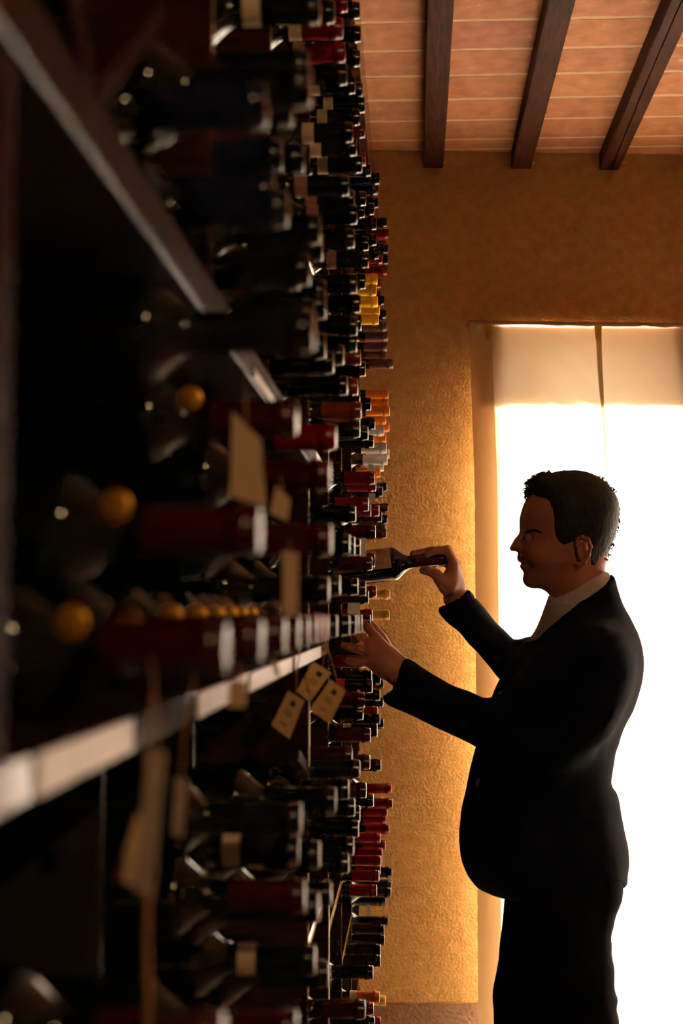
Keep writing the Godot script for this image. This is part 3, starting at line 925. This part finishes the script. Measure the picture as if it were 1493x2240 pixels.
func nets(st: Array, lo: Vector3, hi: Vector3, c: float, f: Callable) -> void:   # surface nets; st = [vertices, normals, indices]
	var nx := int((hi.x - lo.x) / c) + 2
	var ny := int((hi.y - lo.y) / c) + 2
	var nz := int((hi.z - lo.z) / c) + 2
	var v := PackedFloat32Array()
	v.resize(nx * ny * nz)
	var B := 5
	for bz in range(0, nz, B):
		for by in range(0, ny, B):
			for bx in range(0, nx, B):
				var mid: float = f.call(lo + Vector3(bx + 2, by + 2, bz + 2) * c)
				var far := absf(mid) > c * 12.0
				for z in range(bz, mini(bz + B, nz)):
					for y in range(by, mini(by + B, ny)):
						var k := (z * ny + y) * nx + bx
						for x in range(bx, mini(bx + B, nx)):
							v[k] = mid if far else f.call(lo + Vector3(x, y, z) * c)
							k += 1
	var V: PackedVector3Array = st[0]
	var N: PackedVector3Array = st[1]
	var I: PackedInt32Array = st[2]
	var id := PackedInt32Array()
	id.resize(nx * ny * nz)
	id.fill(-1)
	var sy := nx
	var sz := nx * ny
	var offs := [0, 1, sy, sy + 1, sz, sz + 1, sz + sy, sz + sy + 1]
	for z in nz - 1:
		for y in ny - 1:
			var k := (z * ny + y) * nx
			for x in nx - 1:
				var a := v[k]
				var neg := a < 0.0
				if (v[k + 1] < 0.0) != neg or (v[k + sy] < 0.0) != neg or (v[k + sy + 1] < 0.0) != neg or (v[k + sz] < 0.0) != neg or (v[k + sz + 1] < 0.0) != neg or (v[k + sz + sy] < 0.0) != neg or (v[k + sz + sy + 1] < 0.0) != neg:
					var s := Vector3.ZERO
					var m := 0
					for e in 3:
						var step: int = [1, 2, 4][e]
						for q in 8:
							if q & step: continue
							var p0 := v[k + offs[q]]
							var p1 := v[k + offs[q | step]]
							if (p0 < 0.0) != (p1 < 0.0):
								var w := Vector3(q & 1, (q >> 1) & 1, q >> 2)
								w[e] += p0 / (p0 - p1)
								s += w
								m += 1
					id[k] = V.size()
					V.append(lo + (Vector3(x, y, z) + s / m) * c)
					N.append(Vector3(v[k + 1] + v[k + 1 + sy] + v[k + 1 + sz] + v[k + 1 + sy + sz] - v[k] - v[k + sy] - v[k + sz] - v[k + sy + sz],
						v[k + sy] + v[k + sy + 1] + v[k + sy + sz] + v[k + sy + sz + 1] - v[k] - v[k + 1] - v[k + sz] - v[k + sz + 1],
						v[k + sz] + v[k + sz + 1] + v[k + sz + sy] + v[k + sz + sy + 1] - v[k] - v[k + 1] - v[k + sy] - v[k + sy + 1]).normalized())
				k += 1
	for z in range(1, nz - 1):
		for y in range(1, ny - 1):
			var k := (z * ny + y) * nx + 1
			for x in range(1, nx - 1):
				var neg := v[k] < 0.0
				for e in 3:
					var step: int = [1, sy, sz][e]
					if (v[k + step] < 0.0) == neg: continue
					var u: int = [sy, sz, 1][e]
					var w: int = [sz, 1, sy][e]
					var a := id[k]
					var b := id[k - u]
					var c2 := id[k - u - w]
					var d := id[k - w]
					if a < 0 or b < 0 or c2 < 0 or d < 0: continue
					if neg:
						for i in [a, c2, b, a, d, c2]: I.append(i)
					else:
						for i in [a, b, c2, a, c2, d]: I.append(i)
				k += 1
	st[0] = V; st[1] = N; st[2] = I

func net_mesh(st: Array) -> ArrayMesh:
	var arr := []
	arr.resize(Mesh.ARRAY_MAX)
	arr[Mesh.ARRAY_VERTEX] = st[0]
	arr[Mesh.ARRAY_NORMAL] = st[1]
	arr[Mesh.ARRAY_INDEX] = st[2]
	var m := ArrayMesh.new()
	m.add_surface_from_arrays(Mesh.PRIMITIVE_TRIANGLES, arr)
	return m

func fresh() -> Array:
	return [PackedVector3Array(), PackedVector3Array(), PackedInt32Array()]

func table(y: float, t: Array) -> float:           # piecewise linear, t = [y0, v0, y1, v1, ...] in rising y
	if y <= t[0]: return t[1]
	for k in range(2, t.size(), 2):
		if y <= t[k]: return lerpf(t[k - 1], t[k + 1], smoothstep(t[k - 2], t[k], y))
	return t[t.size() - 1]

func ypx(py: float) -> float:
	return at(1250, py, BODY_D).y

func build_man() -> void:
	var zc := -BODY_D
	var man := thing("person", "man in dark navy suit and open white collar, in profile, drawing a bottle out", "person", Vector3.ZERO)
	man.position = Vector3(at(1225, 1335, BODY_D).x, 0, zc)
	var base := man.position

	# ---- silhouettes in the plane of symmetry
	var skull := field(smooth_poly(outline([1154, 1082, 1143, 1106, 1136, 1130, 1135, 1146, 1140, 1159, 1140, 1180, 1140, 1204, 1139, 1228, 1144, 1244, 1148.5, 1254, 1149, 1263, 1153, 1274, 1165, 1283, 1183, 1289, 1204, 1291, 1232, 1278, 1262, 1262, 1300, 1250, 1322, 1222, 1334, 1190, 1345, 1150, 1347, 1110, 1338, 1075, 1312, 1050, 1270, 1036, 1220, 1038, 1182, 1052], BODY_D)), 0.003)
	var nose := field(outline([1142, 1156, 1135, 1167, 1124, 1179.5, 1115.5, 1194, 1113.5, 1199, 1114.5, 1203.5, 1119, 1206.5, 1131, 1207, 1150, 1212, 1166, 1204, 1156, 1176, 1150, 1158], BODY_D), 0.0015)
	var lips := field(outline([1133, 1208, 1130.5, 1216, 1130, 1222, 1132, 1228.5, 1138.5, 1232, 1135.5, 1236, 1137, 1242, 1140, 1246, 1148, 1252, 1166, 1246, 1168, 1210], BODY_D), 0.0015)
	var hw := [ypx(1290), 0.036, ypx(1262), 0.053, ypx(1230), 0.064, ypx(1190), 0.069, ypx(1150), 0.074, ypx(1110), 0.077, ypx(1060), 0.072, ypx(1030), 0.06]
	var B := func(px: float, py: float, dz := 0.0) -> Vector3:
		var q := at(px, py, BODY_D); return Vector3(q.x, q.y, zc + dz)
	var brow_a: Vector3 = B.call(1144, 1156, 0.0)
	var eye_c: Vector3 = B.call(1158, 1178)
	var neck_a: Vector3 = B.call(1262, 1232)
	var neck_b: Vector3 = B.call(1272, 1345)
	var nostril: Vector3 = B.call(1137, 1201)
	var chin: Vector3 = B.call(1160, 1268)
	var mouth_a: Vector3 = B.call(1132, 1231.5, 0.0)
	var mouth_b: Vector3 = B.call(1157, 1237, 0.023)
	var ear_pts := []
	for e in [[1251, 1196, 0.073], [1252, 1184, 0.078], [1262, 1178, 0.083], [1275, 1184, 0.087], [1280, 1200, 0.087], [1276, 1218, 0.084], [1268, 1232, 0.079], [1260, 1239, 0.075], [1253, 1234, 0.072]]:
		ear_pts.append(B.call(e[0], e[1], e[2]))
	var ear_in := []
	for e in [[1256, 1192, 0.074], [1268, 1194, 0.081], [1270, 1210, 0.08], [1262, 1224, 0.074]]:
		ear_in.append(B.call(e[0], e[1], e[2]))
	var ear_c: Vector3 = B.call(1264, 1206, 0.072)
	var head_f := func(p: Vector3) -> float:
		var w := table(p.y, hw)
		var d := pillow(skull, p, zc, w, 0.072)
		var az := absf(p.z - zc)
		var m := Vector3(p.x, p.y, zc + az)
		d = smin(d, cap(p, neck_a, neck_b, 0.050, 0.056), 0.03)
		if p.x < eye_c.x + 0.05:
			d = smin(d, cap(m, brow_a + Vector3(0.004, 0, 0), brow_a + Vector3(0.016, -0.002, 0.040), 0.008, 0.006), 0.012)
			var eye := eye_c + Vector3(-0.004, 0, 0.031)
			d = -smin(-d, ell(m, eye + Vector3(-0.008, 0.001, 0), Vector3(0.013, 0.010, 0.017)), 0.012)
			d = smin(d, (m - eye - Vector3(0.002, -0.001, 0)).length() - 0.0115, 0.003)
			d = smin(d, pillow(nose, p, zc, 0.016, 0.011), 0.008)
			d = smin(d, ell(m, nostril + Vector3(0.003, 0, 0.0115), Vector3(0.010, 0.0075, 0.006)), 0.006)
			d = smin(d, pillow(lips, p, zc, 0.026, 0.012), 0.005)
			d = -smin(-d, cap(m, mouth_a, mouth_b, 0.0016, 0.0012), 0.005)
			d = smin(d, ell(m, chin, Vector3(0.014, 0.013, 0.016)), 0.015)
			d = smin(d, ell(m, eye_c + Vector3(0.012, -0.032, 0.044), Vector3(0.022, 0.018, 0.016)), 0.02)
		if absf(p.x - ear_c.x) < 0.04 and absf(p.y - ear_c.y) < 0.05:
			var e := ell(m, ear_c + Vector3(0, 0, 0.003), Vector3(0.012, 0.023, 0.006))
			for k in ear_pts.size() - 1: e = smin(e, cap(m, ear_pts[k], ear_pts[k + 1], 0.0036, 0.0036), 0.004)
			for k in ear_in.size() - 1: e = smin(e, cap(m, ear_in[k], ear_in[k + 1], 0.0028, 0.0028), 0.003)
			d = smin(d, e, 0.004)
		return d

	# ---- the body under the clothes: torso, arms and legs in one field
	var J := func(px: float, py: float, d: float) -> Vector3: return at(px, py, d)
	var hip_y := ypx(1900)
	var bones := [
		[B.call(1272, 1340), B.call(1262, 1450), 0.054, 0.10], [B.call(1262, 1450), B.call(1205, 1720), 0.10, 0.10], [B.call(1205, 1720), B.call(1235, 1860), 0.10, 0.11],
		[J.call(1275, 1430, 2.80), J.call(1165, 1625, 2.765), 0.045, 0.034], [J.call(1165, 1625, 2.765), J.call(866, 1471, 2.845), 0.034, 0.0265],
		[J.call(1262, 1450, 3.09), J.call(1142, 1480, 3.125), 0.045, 0.030], [J.call(1142, 1480, 3.125), J.call(992, 1308, 3.06), 0.028, 0.0245],
		[J.call(1255, 1880, 2.87), J.call(1275, 2230, 2.87), 0.07, 0.048], [J.call(1275, 2230, 2.87), J.call(1280, 2790, 2.88), 0.048, 0.036],
		[J.call(1185, 1880, 3.03), J.call(1145, 2230, 3.04), 0.07, 0.048], [J.call(1145, 2230, 3.04), J.call(1165, 2790, 3.03), 0.048, 0.036]]
	var body_f := func(p: Vector3) -> float:
		var d := 9.0
		for b in bones:
			d = smin(d, cap(p, b[0], b[1], b[2], b[3]), 0.03)
		return d
	var st := fresh()
	nets(st, Vector3(-0.08, 0.06, -3.22), Vector3(0.52, 1.52, -2.64), 0.012, body_f)
	var hl: Vector3 = B.call(1360, 1345, -0.1)
	nets(st, Vector3(at(1105, 1200, BODY_D).x, ypx(1345), zc - 0.1), Vector3(hl.x, ypx(1030), zc + 0.1), 0.003, head_f)

	# ---- hands: palm, four fingers of three bones each and a thumb
	var hand := func(palm: Array, fingers: Array) -> Callable:
		return func(p: Vector3) -> float:
			var d := 9.0
			for b in palm: d = smin(d, cap(p, b[0], b[1], b[2], b[3]), 0.016)
			for fg in fingers:
				var e := 9.0
				for k in fg[0].size() - 1:
					var ra: float = lerpf(fg[1], fg[2], float(k) / (fg[0].size() - 1))
					var rb: float = lerpf(fg[1], fg[2], float(k + 1) / (fg[0].size() - 1))
					e = smin(e, cap(p, fg[0][k], fg[0][k + 1], ra, rb), 0.003)
				d = smin(d, e, 0.005)
			return d
	var R := func(l: Array) -> Array:
		var out := []
		for k in range(0, l.size(), 3): out.append(at(l[k], l[k + 1], l[k + 2]))
		return out
	var rp := [[at(998, 1312, 3.06), at(988, 1276, 3.05), 0.0245, 0.026], [at(985, 1272, 3.025), at(990, 1240, 3.03), 0.018, 0.0125], [at(990, 1272, 3.05), at(993, 1238, 3.055), 0.019, 0.0125], [at(993, 1274, 3.075), at(990, 1246, 3.085), 0.018, 0.012], [at(976, 1284, 3.02), at(962, 1268, 3.005), 0.0165, 0.013]]
	var rf := [
		[R.call([991, 1232, 3.03, 975, 1203, 3.026, 946, 1205, 3.02, 933, 1212, 3.018]), 0.0098, 0.0078],
		[R.call([994, 1232, 3.055, 978, 1202, 3.056, 938, 1205, 3.052, 903, 1212, 3.046]), 0.0098, 0.0076],
		[R.call([992, 1240, 3.08, 984, 1212, 3.084, 958, 1207, 3.09, 934, 1216, 3.088]), 0.0094, 0.0074],
		[R.call([988, 1252, 3.095, 978, 1232, 3.104, 958, 1232, 3.104, 942, 1240, 3.094]), 0.0086, 0.0068],
		[R.call([968, 1272, 3.005, 953, 1256, 3.0, 938, 1249, 3.003, 925, 1247.5, 3.012]), 0.0125, 0.0086]]
	nets(st, at(890, 1340, 3.0) * Vector3(1, 1, 0) + Vector3(0, 0, -3.14), at(1030, 1180, 3.1) * Vector3(1, 1, 0) + Vector3(0, 0, -2.96), 0.0028, hand.call(rp, rf))
	var lp := [[at(872, 1462, 2.845), at(848, 1447, 2.845), 0.0265, 0.028], [at(846, 1436, 2.855), at(822, 1400, 2.87), 0.02, 0.0135], [at(842, 1446, 2.85), at(812, 1416, 2.855), 0.02, 0.0135], [at(842, 1456, 2.845), at(812, 1432, 2.845), 0.019, 0.0125], [at(846, 1464, 2.84), at(816, 1450, 2.838), 0.018, 0.0115]]
	var lf := [
		[R.call([824, 1396, 2.87, 806, 1375, 2.875, 793, 1364, 2.89, 784, 1355, 2.9]), 0.0092, 0.0074],
		[R.call([812, 1412, 2.86, 790, 1394, 2.862, 777, 1384, 2.868, 768, 1376, 2.876]), 0.0098, 0.0076],
		[R.call([812, 1428, 2.848, 784, 1420, 2.845, 766, 1415.5, 2.848, 751, 1412, 2.855]), 0.0098, 0.0076],
		[R.call([816, 1449, 2.838, 790, 1449, 2.835, 773, 1447.5, 2.836, 761, 1445, 2.84]), 0.0092, 0.007],
		[R.call([850, 1425, 2.87, 834, 1396, 2.895, 820, 1378, 2.91, 810, 1366, 2.92]), 0.0125, 0.0088]]
	nets(st, at(735, 1500, 2.85) * Vector3(1, 1, 0) + Vector3(0, 0, -2.94), at(905, 1340, 2.85) * Vector3(1, 1, 0) + Vector3(0, 0, -2.8), 0.0028, hand.call(lp, lf))
	place(man, "body", st, M.skin, base)

	# ---- hair: the outer outline of the head, kept where hair grows
	var hair_o := field(smooth_poly(outline([1156, 1092, 1155, 1076, 1158, 1058, 1163, 1046, 1171, 1039, 1184, 1033, 1203, 1035, 1221, 1030, 1261, 1028, 1285, 1032, 1306, 1042, 1327, 1057, 1342, 1077, 1351, 1094, 1354, 1114, 1352, 1140, 1347, 1166, 1337, 1192, 1327, 1217, 1318, 1236, 1316, 1250, 1290, 1270, 1230, 1270, 1160, 1200, 1156, 1120], BODY_D)), 0.003)
	var hair_r := field(outline([1130, 1010, 1380, 1010, 1380, 1262, 1300, 1262, 1288, 1252, 1282, 1215, 1280, 1186, 1262, 1177, 1240, 1190, 1216, 1199, 1207, 1198, 1205, 1170, 1198, 1130, 1197, 1108, 1190, 1098, 1168, 1090, 1154, 1086, 1140, 1094], BODY_D), 0.003)
	var hair_n := FastNoiseLite.new(); hair_n.seed = 3; hair_n.frequency = 60.0
	var hair_f := func(p: Vector3) -> float:
		var w := table(p.y, hw) + 0.0065
		var d := pillow(hair_o, p, zc, w, 0.075) + 0.0012 * hair_n.get_noise_3d(p.x * 1.6, p.y * 0.6, p.z * 2.0)
		return maxf(d, hair_r.at(p.x, p.y))
	var sh := fresh()
	nets(sh, Vector3(at(1135, 1200, BODY_D).x, ypx(1275), zc - 0.095), Vector3(at(1366, 1200, BODY_D).x, ypx(1015), zc + 0.095), 0.003, hair_f)
	place(man, "hair", sh, M.hair, base)
	# loose strands along the quiff, the crown and the nape
	var hs := new_st()
	for k in 900:
		var t := rng.randf()
		var z := rng.randfn(0.0, 0.026)
		var drop := 900.0 * z * z * 12.0                      # strands off the middle start lower on the round of the head
		var a: Vector2
		var dir: Vector2
		var bend: Vector2
		var l := rng.randf_range(7, 15)
		if k < 430:            # the quiff, curling forwards and down over the hairline
			a = Vector2(1157, 1090).bezier_interpolate(Vector2(1150, 1062), Vector2(1160, 1042), Vector2(1204, 1036), t)
			dir = Vector2(lerpf(-1.0, -0.45, t), lerpf(-0.35, -0.75, t))
			bend = Vector2(-0.55, lerpf(1.0, 0.25, t))
			l *= 1.15
		elif k < 600:          # the top
			a = Vector2(lerpf(1200, 1312, t), lerpf(1035, 1046, t) - 7.0 * sin(t * PI))
			dir = Vector2(lerpf(-0.4, 0.8, t), -0.6)
			bend = Vector2(0.5, 0.2)
			l *= 0.6
		elif k < 680:          # the crown, standing up
			a = Vector2(lerpf(1308, 1343, t), lerpf(1043, 1080, t))
			dir = Vector2(0.6, -0.6)
			bend = Vector2(0.8, 0.3)
			l *= 1.1
		else:                  # down the back
			a = Vector2(1343, 1080).bezier_interpolate(Vector2(1362, 1120), Vector2(1348, 1180), Vector2(1318, 1238), t)
			dir = Vector2(0.7, 0.5)
			bend = Vector2(0.1, 1.0)
			l *= 0.75
		dir = (dir.normalized() + Vector2(rng.randf_range(-0.35, 0.35), rng.randf_range(-0.35, 0.35))).normalized()
		a += (Vector2(1250, 1130) - a).normalized() * (2.0 + drop)
		var b: Vector2 = a + dir * l * 0.65
		var c: Vector2 = b + (dir * 0.5 + bend).normalized() * l * 0.6
		tube_into(hs, [B.call(a.x, a.y, z), B.call(b.x, b.y, z), B.call(c.x, c.y, z)], [0.0010, 0.0008, 0.0002], 4)
	var hm := part("hair_strands", hs.commit(), M.hair, man, -base)
	hm.set_meta("kind", "stuff")

	# ---- eyes and eyebrows
	for s in [-1.0, 1.0]:
		var e := eye_c + Vector3(-0.0035, -0.0005, 0.031 * s)
		var em := SphereMesh.new(); em.radius = 0.0108; em.height = 0.0216; em.radial_segments = 20; em.rings = 12
		var eo := part("eye", em, M.eye_white, man, e - base)
		var im := SphereMesh.new(); im.radius = 0.0058; im.height = 0.0116; im.radial_segments = 14; im.rings = 8
		part("iris", im, M.iris, eo, Vector3(-0.0062, 0.0, 0.001 * s))
		var bs := new_st()
		var bp := []
		for q in [[1146, 1167], [1152, 1164], [1161, 1163], [1171, 1165], [1180, 1170]]:
			var c0: Vector3 = B.call(q[0], q[1])
			var z0 := 0.0
			var z1 := 0.1
			for it in 14:
				var zm := (z0 + z1) / 2
				if head_f.call(Vector3(c0.x, c0.y, zc + s * zm)) < 0.0: z0 = zm
				else: z1 = zm
			bp.append(Vector3(c0.x, c0.y, zc + s * (z0 + 0.0008)))
		tube_into(bs, bp, [0.002, 0.0030, 0.0030, 0.0024, 0.0010], 6)
		part("eyebrow", bs.commit(), M.brow, man, -base)

	# ---- jacket
	var torso := field(smooth_poly(outline([1318, 1253, 1335, 1254, 1346, 1261, 1353, 1292, 1360, 1322, 1385, 1369, 1399, 1409, 1404.5, 1452, 1401, 1493, 1390, 1536, 1369, 1576, 1356, 1607, 1351, 1627, 1343, 1647, 1340, 1670, 1335, 1694, 1334, 1712, 1351, 1736, 1356, 1791, 1370, 1839, 1373, 1872, 1369, 1910, 1367, 1934, 1300, 1950, 1230, 1966, 1162, 1974, 1105, 1962, 1071, 1952, 1040, 1938, 1019, 1911, 1007, 1878, 1004, 1830, 1011, 1762, 1023, 1700, 1040, 1633, 1060, 1560, 1093, 1486, 1124, 1430, 1154, 1392, 1167, 1372, 1184, 1328, 1190, 1300, 1205, 1296, 1260, 1290], BODY_D)), 0.004)
	var tw := [ypx(1975), 0.205, ypx(1850), 0.20, ypx(1700), 0.175, ypx(1560), 0.185, ypx(1440), 0.205, ypx(1395), 0.20, ypx(1345), 0.145, ypx(1310), 0.098, ypx(1280), 0.078, ypx(1250), 0.070]
	var open := field(outline([1333, 1240, 1336, 1256, 1318, 1270, 1270, 1309, 1224, 1343, 1190, 1372, 1166, 1398, 1150, 1402, 1100, 1380, 1100, 1240], BODY_D), 0.003)
	var slv_n := field(smooth_poly(outline([1285, 1366, 1330, 1378, 1362, 1420, 1372, 1490, 1335, 1590, 1262, 1662, 1180, 1690, 1100, 1661, 1040, 1633, 1000, 1615, 960, 1598, 900, 1570, 834, 1540, 838, 1515, 845, 1488, 858, 1464, 880, 1436, 902, 1445, 937, 1470, 961, 1483, 984, 1496, 1000, 1503, 1033, 1514, 1060, 1527, 1086, 1522, 1130, 1484, 1200, 1410, 1240, 1378], 2.80)), 0.004)
	var slv_f := field(smooth_poly(outline([955, 1335, 965, 1321, 979, 1306, 1000, 1294, 1021, 1285, 1038, 1305, 1055, 1323, 1083, 1359, 1099, 1376, 1124, 1399, 1134, 1400, 1154, 1394, 1230, 1380, 1290, 1420, 1280, 1500, 1180, 1530, 1094, 1488, 1078, 1469, 1048, 1434, 1020, 1406, 1003, 1382, 975, 1359], 3.09)), 0.004)
	var wx0 := at(860, 1480, 2.8).x
	var wx1 := at(1250, 1480, 2.8).x
	var fold_n := FastNoiseLite.new(); fold_n.seed = 8; fold_n.frequency = 7.0; fold_n.fractal_octaves = 2
	var torso_f := func(p: Vector3) -> float:
		return pillow(torso, p, zc, table(p.y, tw), 0.125)
	var cuff_n := at(855, 1488, 2.845)
	var cuff_f := at(990, 1307, 3.07)
	var dir_n := (at(868, 1460, 2.84) - at(1190, 1630, 2.75)).normalized()
	var dir_f := (at(994, 1304, 3.06) - at(1150, 1480, 3.13)).normalized()
	var jacket_f := func(p: Vector3) -> float:
		var d: float = torso_f.call(p)
		d = maxf(d, -open.at(p.x, p.y))
		var t := clampf((p.x - wx0) / (wx1 - wx0), 0, 1)
		var zn := lerpf(-2.845, -2.765, smoothstep(0.0, 0.8, t))
		var s := pillow(slv_n, p, zn, lerpf(0.043, 0.066, t), 0.046)
		s = maxf(s, -cap(p, cuff_n + dir_n * 0.06, cuff_n - dir_n * 0.03, 0.034, 0.030))
		d = smin(d, s, 0.055)
		var tf := clampf((p.x - cuff_f.x) / 0.2, 0, 1)
		var zf := lerpf(-3.065, -3.125, smoothstep(0.0, 0.8, tf))
		s = pillow(slv_f, p, zf, lerpf(0.043, 0.062, tf), 0.042)
		s = maxf(s, -cap(p, cuff_f + dir_f * 0.06, cuff_f - dir_f * 0.03, 0.033, 0.030))
		d = smin(d, s, 0.04)
		return d + 0.0022 * fold_n.get_noise_3d(p.x, p.y * 1.6, p.z)
	var sj := fresh()
	nets(sj, Vector3(-0.08, ypx(1990), -3.24), Vector3(at(1415, 1500, BODY_D).x, ypx(1240), -2.66), 0.0064, jacket_f)
	var jk := place(man, "jacket", sj, M.jacket, base)
	# notched lapels lie on the chest, one each side, and buttons close the front
	for s in [-1.0, 1.0]:
		var ls := new_st()
		var edge := [[1334, 1256], [1300, 1284], [1262, 1315], [1224, 1344], [1192, 1371], [1166, 1398], [1122, 1450], [1092, 1506]]
		var wid := [14.0, 22.0, 30.0, 40.0, 54.0, 48.0, 30.0, 4.0]
		var prev := []
		for k in edge.size():
			var row := []
			for m in 4:
				var o2: Vector2 = Vector2(edge[k][0], edge[k][1]) + Vector2(0.62, 0.78) * wid[k] * m / 3.0
				var q: Vector3 = B.call(o2.x, o2.y)
				# walk outward to the cloth's own surface
				var lo := 0.0
				var hi := 0.24
				for it in 14:
					var md := (lo + hi) / 2
					if torso_f.call(Vector3(q.x, q.y, zc + s * md)) < 0.0: lo = md
					else: hi = md
				row.append(Vector3(q.x, q.y, zc + s * (lo + 0.0045 - 0.001 * m)))
			if prev.size():
				for m in 3:
					if s > 0: quad(ls, prev[m], row[m], row[m + 1], prev[m + 1])
					else: quad(ls, prev[m + 1], row[m + 1], row[m], prev[m])
			prev = row
		part("lapel", ls.commit(), M.jacket, man, -base)
	for q in [[1042, 1702], [1052, 1640]]:
		var bt := lathe([Vector2(-0.002, 0), Vector2(-0.002, 0.008), Vector2(0, 0.0095), Vector2(0.002, 0.008), Vector2(0.0015, 0.005), Vector2(0.0015, 0.0)], 16)
		var c: Vector3 = B.call(q[0], q[1])
		var lo := 0.0
		var hi := 0.2
		for it in 14:
			var md := (lo + hi) / 2
			if torso_f.call(Vector3(c.x, c.y, zc + md)) < 0.0: lo = md
			else: hi = md
		var bo := part("button", bt, M.button, jk, Vector3(c.x, c.y, zc + lo + 0.002) - base)
		bo.rotation = Vector3(0, PI * 0.72, 0)

	# ---- shirt: inside the opening, with a standing collar
	var collar := field(smooth_poly(outline([1317, 1249, 1327, 1252, 1333, 1262, 1330, 1272, 1275, 1310, 1224, 1344, 1207, 1336, 1198, 1327, 1186, 1328, 1184, 1318, 1190, 1299, 1199, 1296, 1204, 1311, 1236, 1298, 1280, 1272], BODY_D)), 0.002)
	var open_big := field(outline([1345, 1230, 1348, 1262, 1330, 1282, 1280, 1322, 1235, 1358, 1200, 1386, 1176, 1412, 1150, 1416, 1090, 1390, 1090, 1230], BODY_D), 0.003)
	var shirt_f := func(p: Vector3) -> float:
		var d: float = torso_f.call(p) + 0.006
		d = maxf(d, open_big.at(p.x, p.y))
		d = maxf(d, -cap(p, neck_a, neck_b, 0.0525, 0.058) if p.y > ypx(1340) else -1.0)
		var ring := maxf(cap(p, neck_a, neck_b, 0.063, 0.069), collar.at(p.x, p.y))
		ring = maxf(ring, -cap(p, neck_a, neck_b, 0.0525, 0.058))
		return minf(d, ring)
	var ss := fresh()
	nets(ss, Vector3(at(1130, 1400, BODY_D).x, ypx(1425), zc - 0.2), Vector3(at(1350, 1400, BODY_D).x, ypx(1240), zc + 0.2), 0.0042, shirt_f)
	place(man, "shirt", ss, M.shirt, base)

	# ---- trousers
	var leg_n := field(smooth_poly(outline([1150, 1880, 1180, 1790, 1250, 1760, 1330, 1790, 1355, 1850, 1362, 1930, 1360, 1968, 1346, 1996, 1341, 2020, 1334, 2051, 1339.5, 2064, 1336, 2078, 1343.5, 2120, 1342, 2164, 1352, 2184, 1346, 2203, 1355.5, 2228, 1352, 2300, 1335, 2500, 1325, 2700, 1322, 2840, 1222, 2845, 1218, 2600, 1212, 2350, 1204, 2232, 1186, 2130, 1163, 2020, 1142, 1965], 2.87)), 0.005)
	var leg_f := field(smooth_poly(outline([1106, 1900, 1120, 1810, 1180, 1770, 1250, 1800, 1262, 1930, 1245, 2100, 1210, 2300, 1207, 2600, 1208, 2850, 1112, 2850, 1106, 2700, 1092, 2500, 1083, 2300, 1080, 2221, 1077, 2173, 1086, 2121, 1093, 2058, 1098, 2011, 1104, 1963], 3.03)), 0.005)
	var trouser_f := func(p: Vector3) -> float:
		var d := smin(pillow(leg_n, p, -2.87, table(p.y, [0.1, 0.06, 0.7, 0.082, 1.0, 0.092]), 0.066), pillow(leg_f, p, -3.03, table(p.y, [0.1, 0.06, 0.7, 0.082, 1.0, 0.092]), 0.06), 0.012)
		return d + 0.002 * fold_n.get_noise_3d(p.x, p.y * 1.4, p.z)
	var sp := fresh()
	nets(sp, Vector3(at(1065, 2200, 2.95).x - 0.02, 0.04, -3.16), Vector3(at(1380, 2200, 2.95).x, ypx(1745), -2.76), 0.009, trouser_f)
	place(man, "trousers", sp, M.trousers, base)

	# ---- shoes, below the frame
	for q in [[1270.0, 2.875], [1160.0, 3.03]]:
		var ank := at(q[0], 2830, q[1])
		var shoe_f := func(p: Vector3) -> float:
			var heel := Vector3(ank.x + 0.02, 0.04, -q[1])
			var d := smin(cap(p, heel, heel + Vector3(-0.09, 0.005, 0), 0.036, 0.036), cap(p, heel + Vector3(-0.08, -0.002, 0), heel + Vector3(-0.2, -0.012, 0), 0.038, 0.026), 0.02)
			d = smin(d, cap(p, heel, heel + Vector3(-0.01, 0.06, 0), 0.036, 0.038), 0.02)
			return maxf(d, 0.001 - p.y)
		var so := fresh()
		nets(so, Vector3(ank.x - 0.23, -0.012, -q[1] - 0.055), Vector3(ank.x + 0.075, 0.16, -q[1] + 0.055), 0.007, shoe_f)
		place(man, "shoe", so, M.shoe, base)

	# ---- the bottle he holds
	var b := thing("wine_bottle", "red capped bottle with a buff back label, held up in the man's raised hand", "wine bottle")
	var tip := at(976, 1221, 3.045)
	var low := at(666, 1256, 3.045)
	var ax := (tip - low).normalized()
	var side := ax.cross(Vector3.UP).normalized()
	b.basis = Basis(ax, side.cross(ax), side)
	b.position = tip - ax * LEN
	part("glass", shapes.glass, M.glass, b)
	part("capsule", shapes.cap, M.caps.M, b)
	var lm := mat(Color.WHITE, 0.8)
	lm.albedo_texture = back_label()
	part("label", lathe([Vector2(0.06, 0.0362), Vector2(0.06, 0.0364), Vector2(0.184, 0.0364), Vector2(0.184, 0.0362)], 28, -0.9, 1.8), lm, b)

func back_label() -> ImageTexture:
	# the v axis of the lathe is the length of the bottle in metres, repeated eight times a metre by the texture's own wrap
	var im := Image.create(256, 1024, false, Image.FORMAT_RGB8)
	im.fill(Color(0.74, 0.58, 0.44))
	var r := RandomNumberGenerator.new(); r.seed = 9
	for k in 8:
		var y := int(1024 * (0.152 + 0.003 * k))
		var x := 132 if k != 0 else 150
		while x < (226 if k < 6 else 190):
			var c := r.randi_range(3, 11)
			im.fill_rect(Rect2i(x, y, c, 1), Color(0.3, 0.22, 0.18))
			x += c + 3
	im.generate_mipmaps()
	return ImageTexture.create_from_image(im)

func place(man: Node3D, called: String, st: Array, m: Material, base: Vector3) -> MeshInstance3D:
	var v: PackedVector3Array = st[0]
	for i in v.size(): v[i] -= base
	st[0] = v
	return part(called, net_mesh(st), m, man)
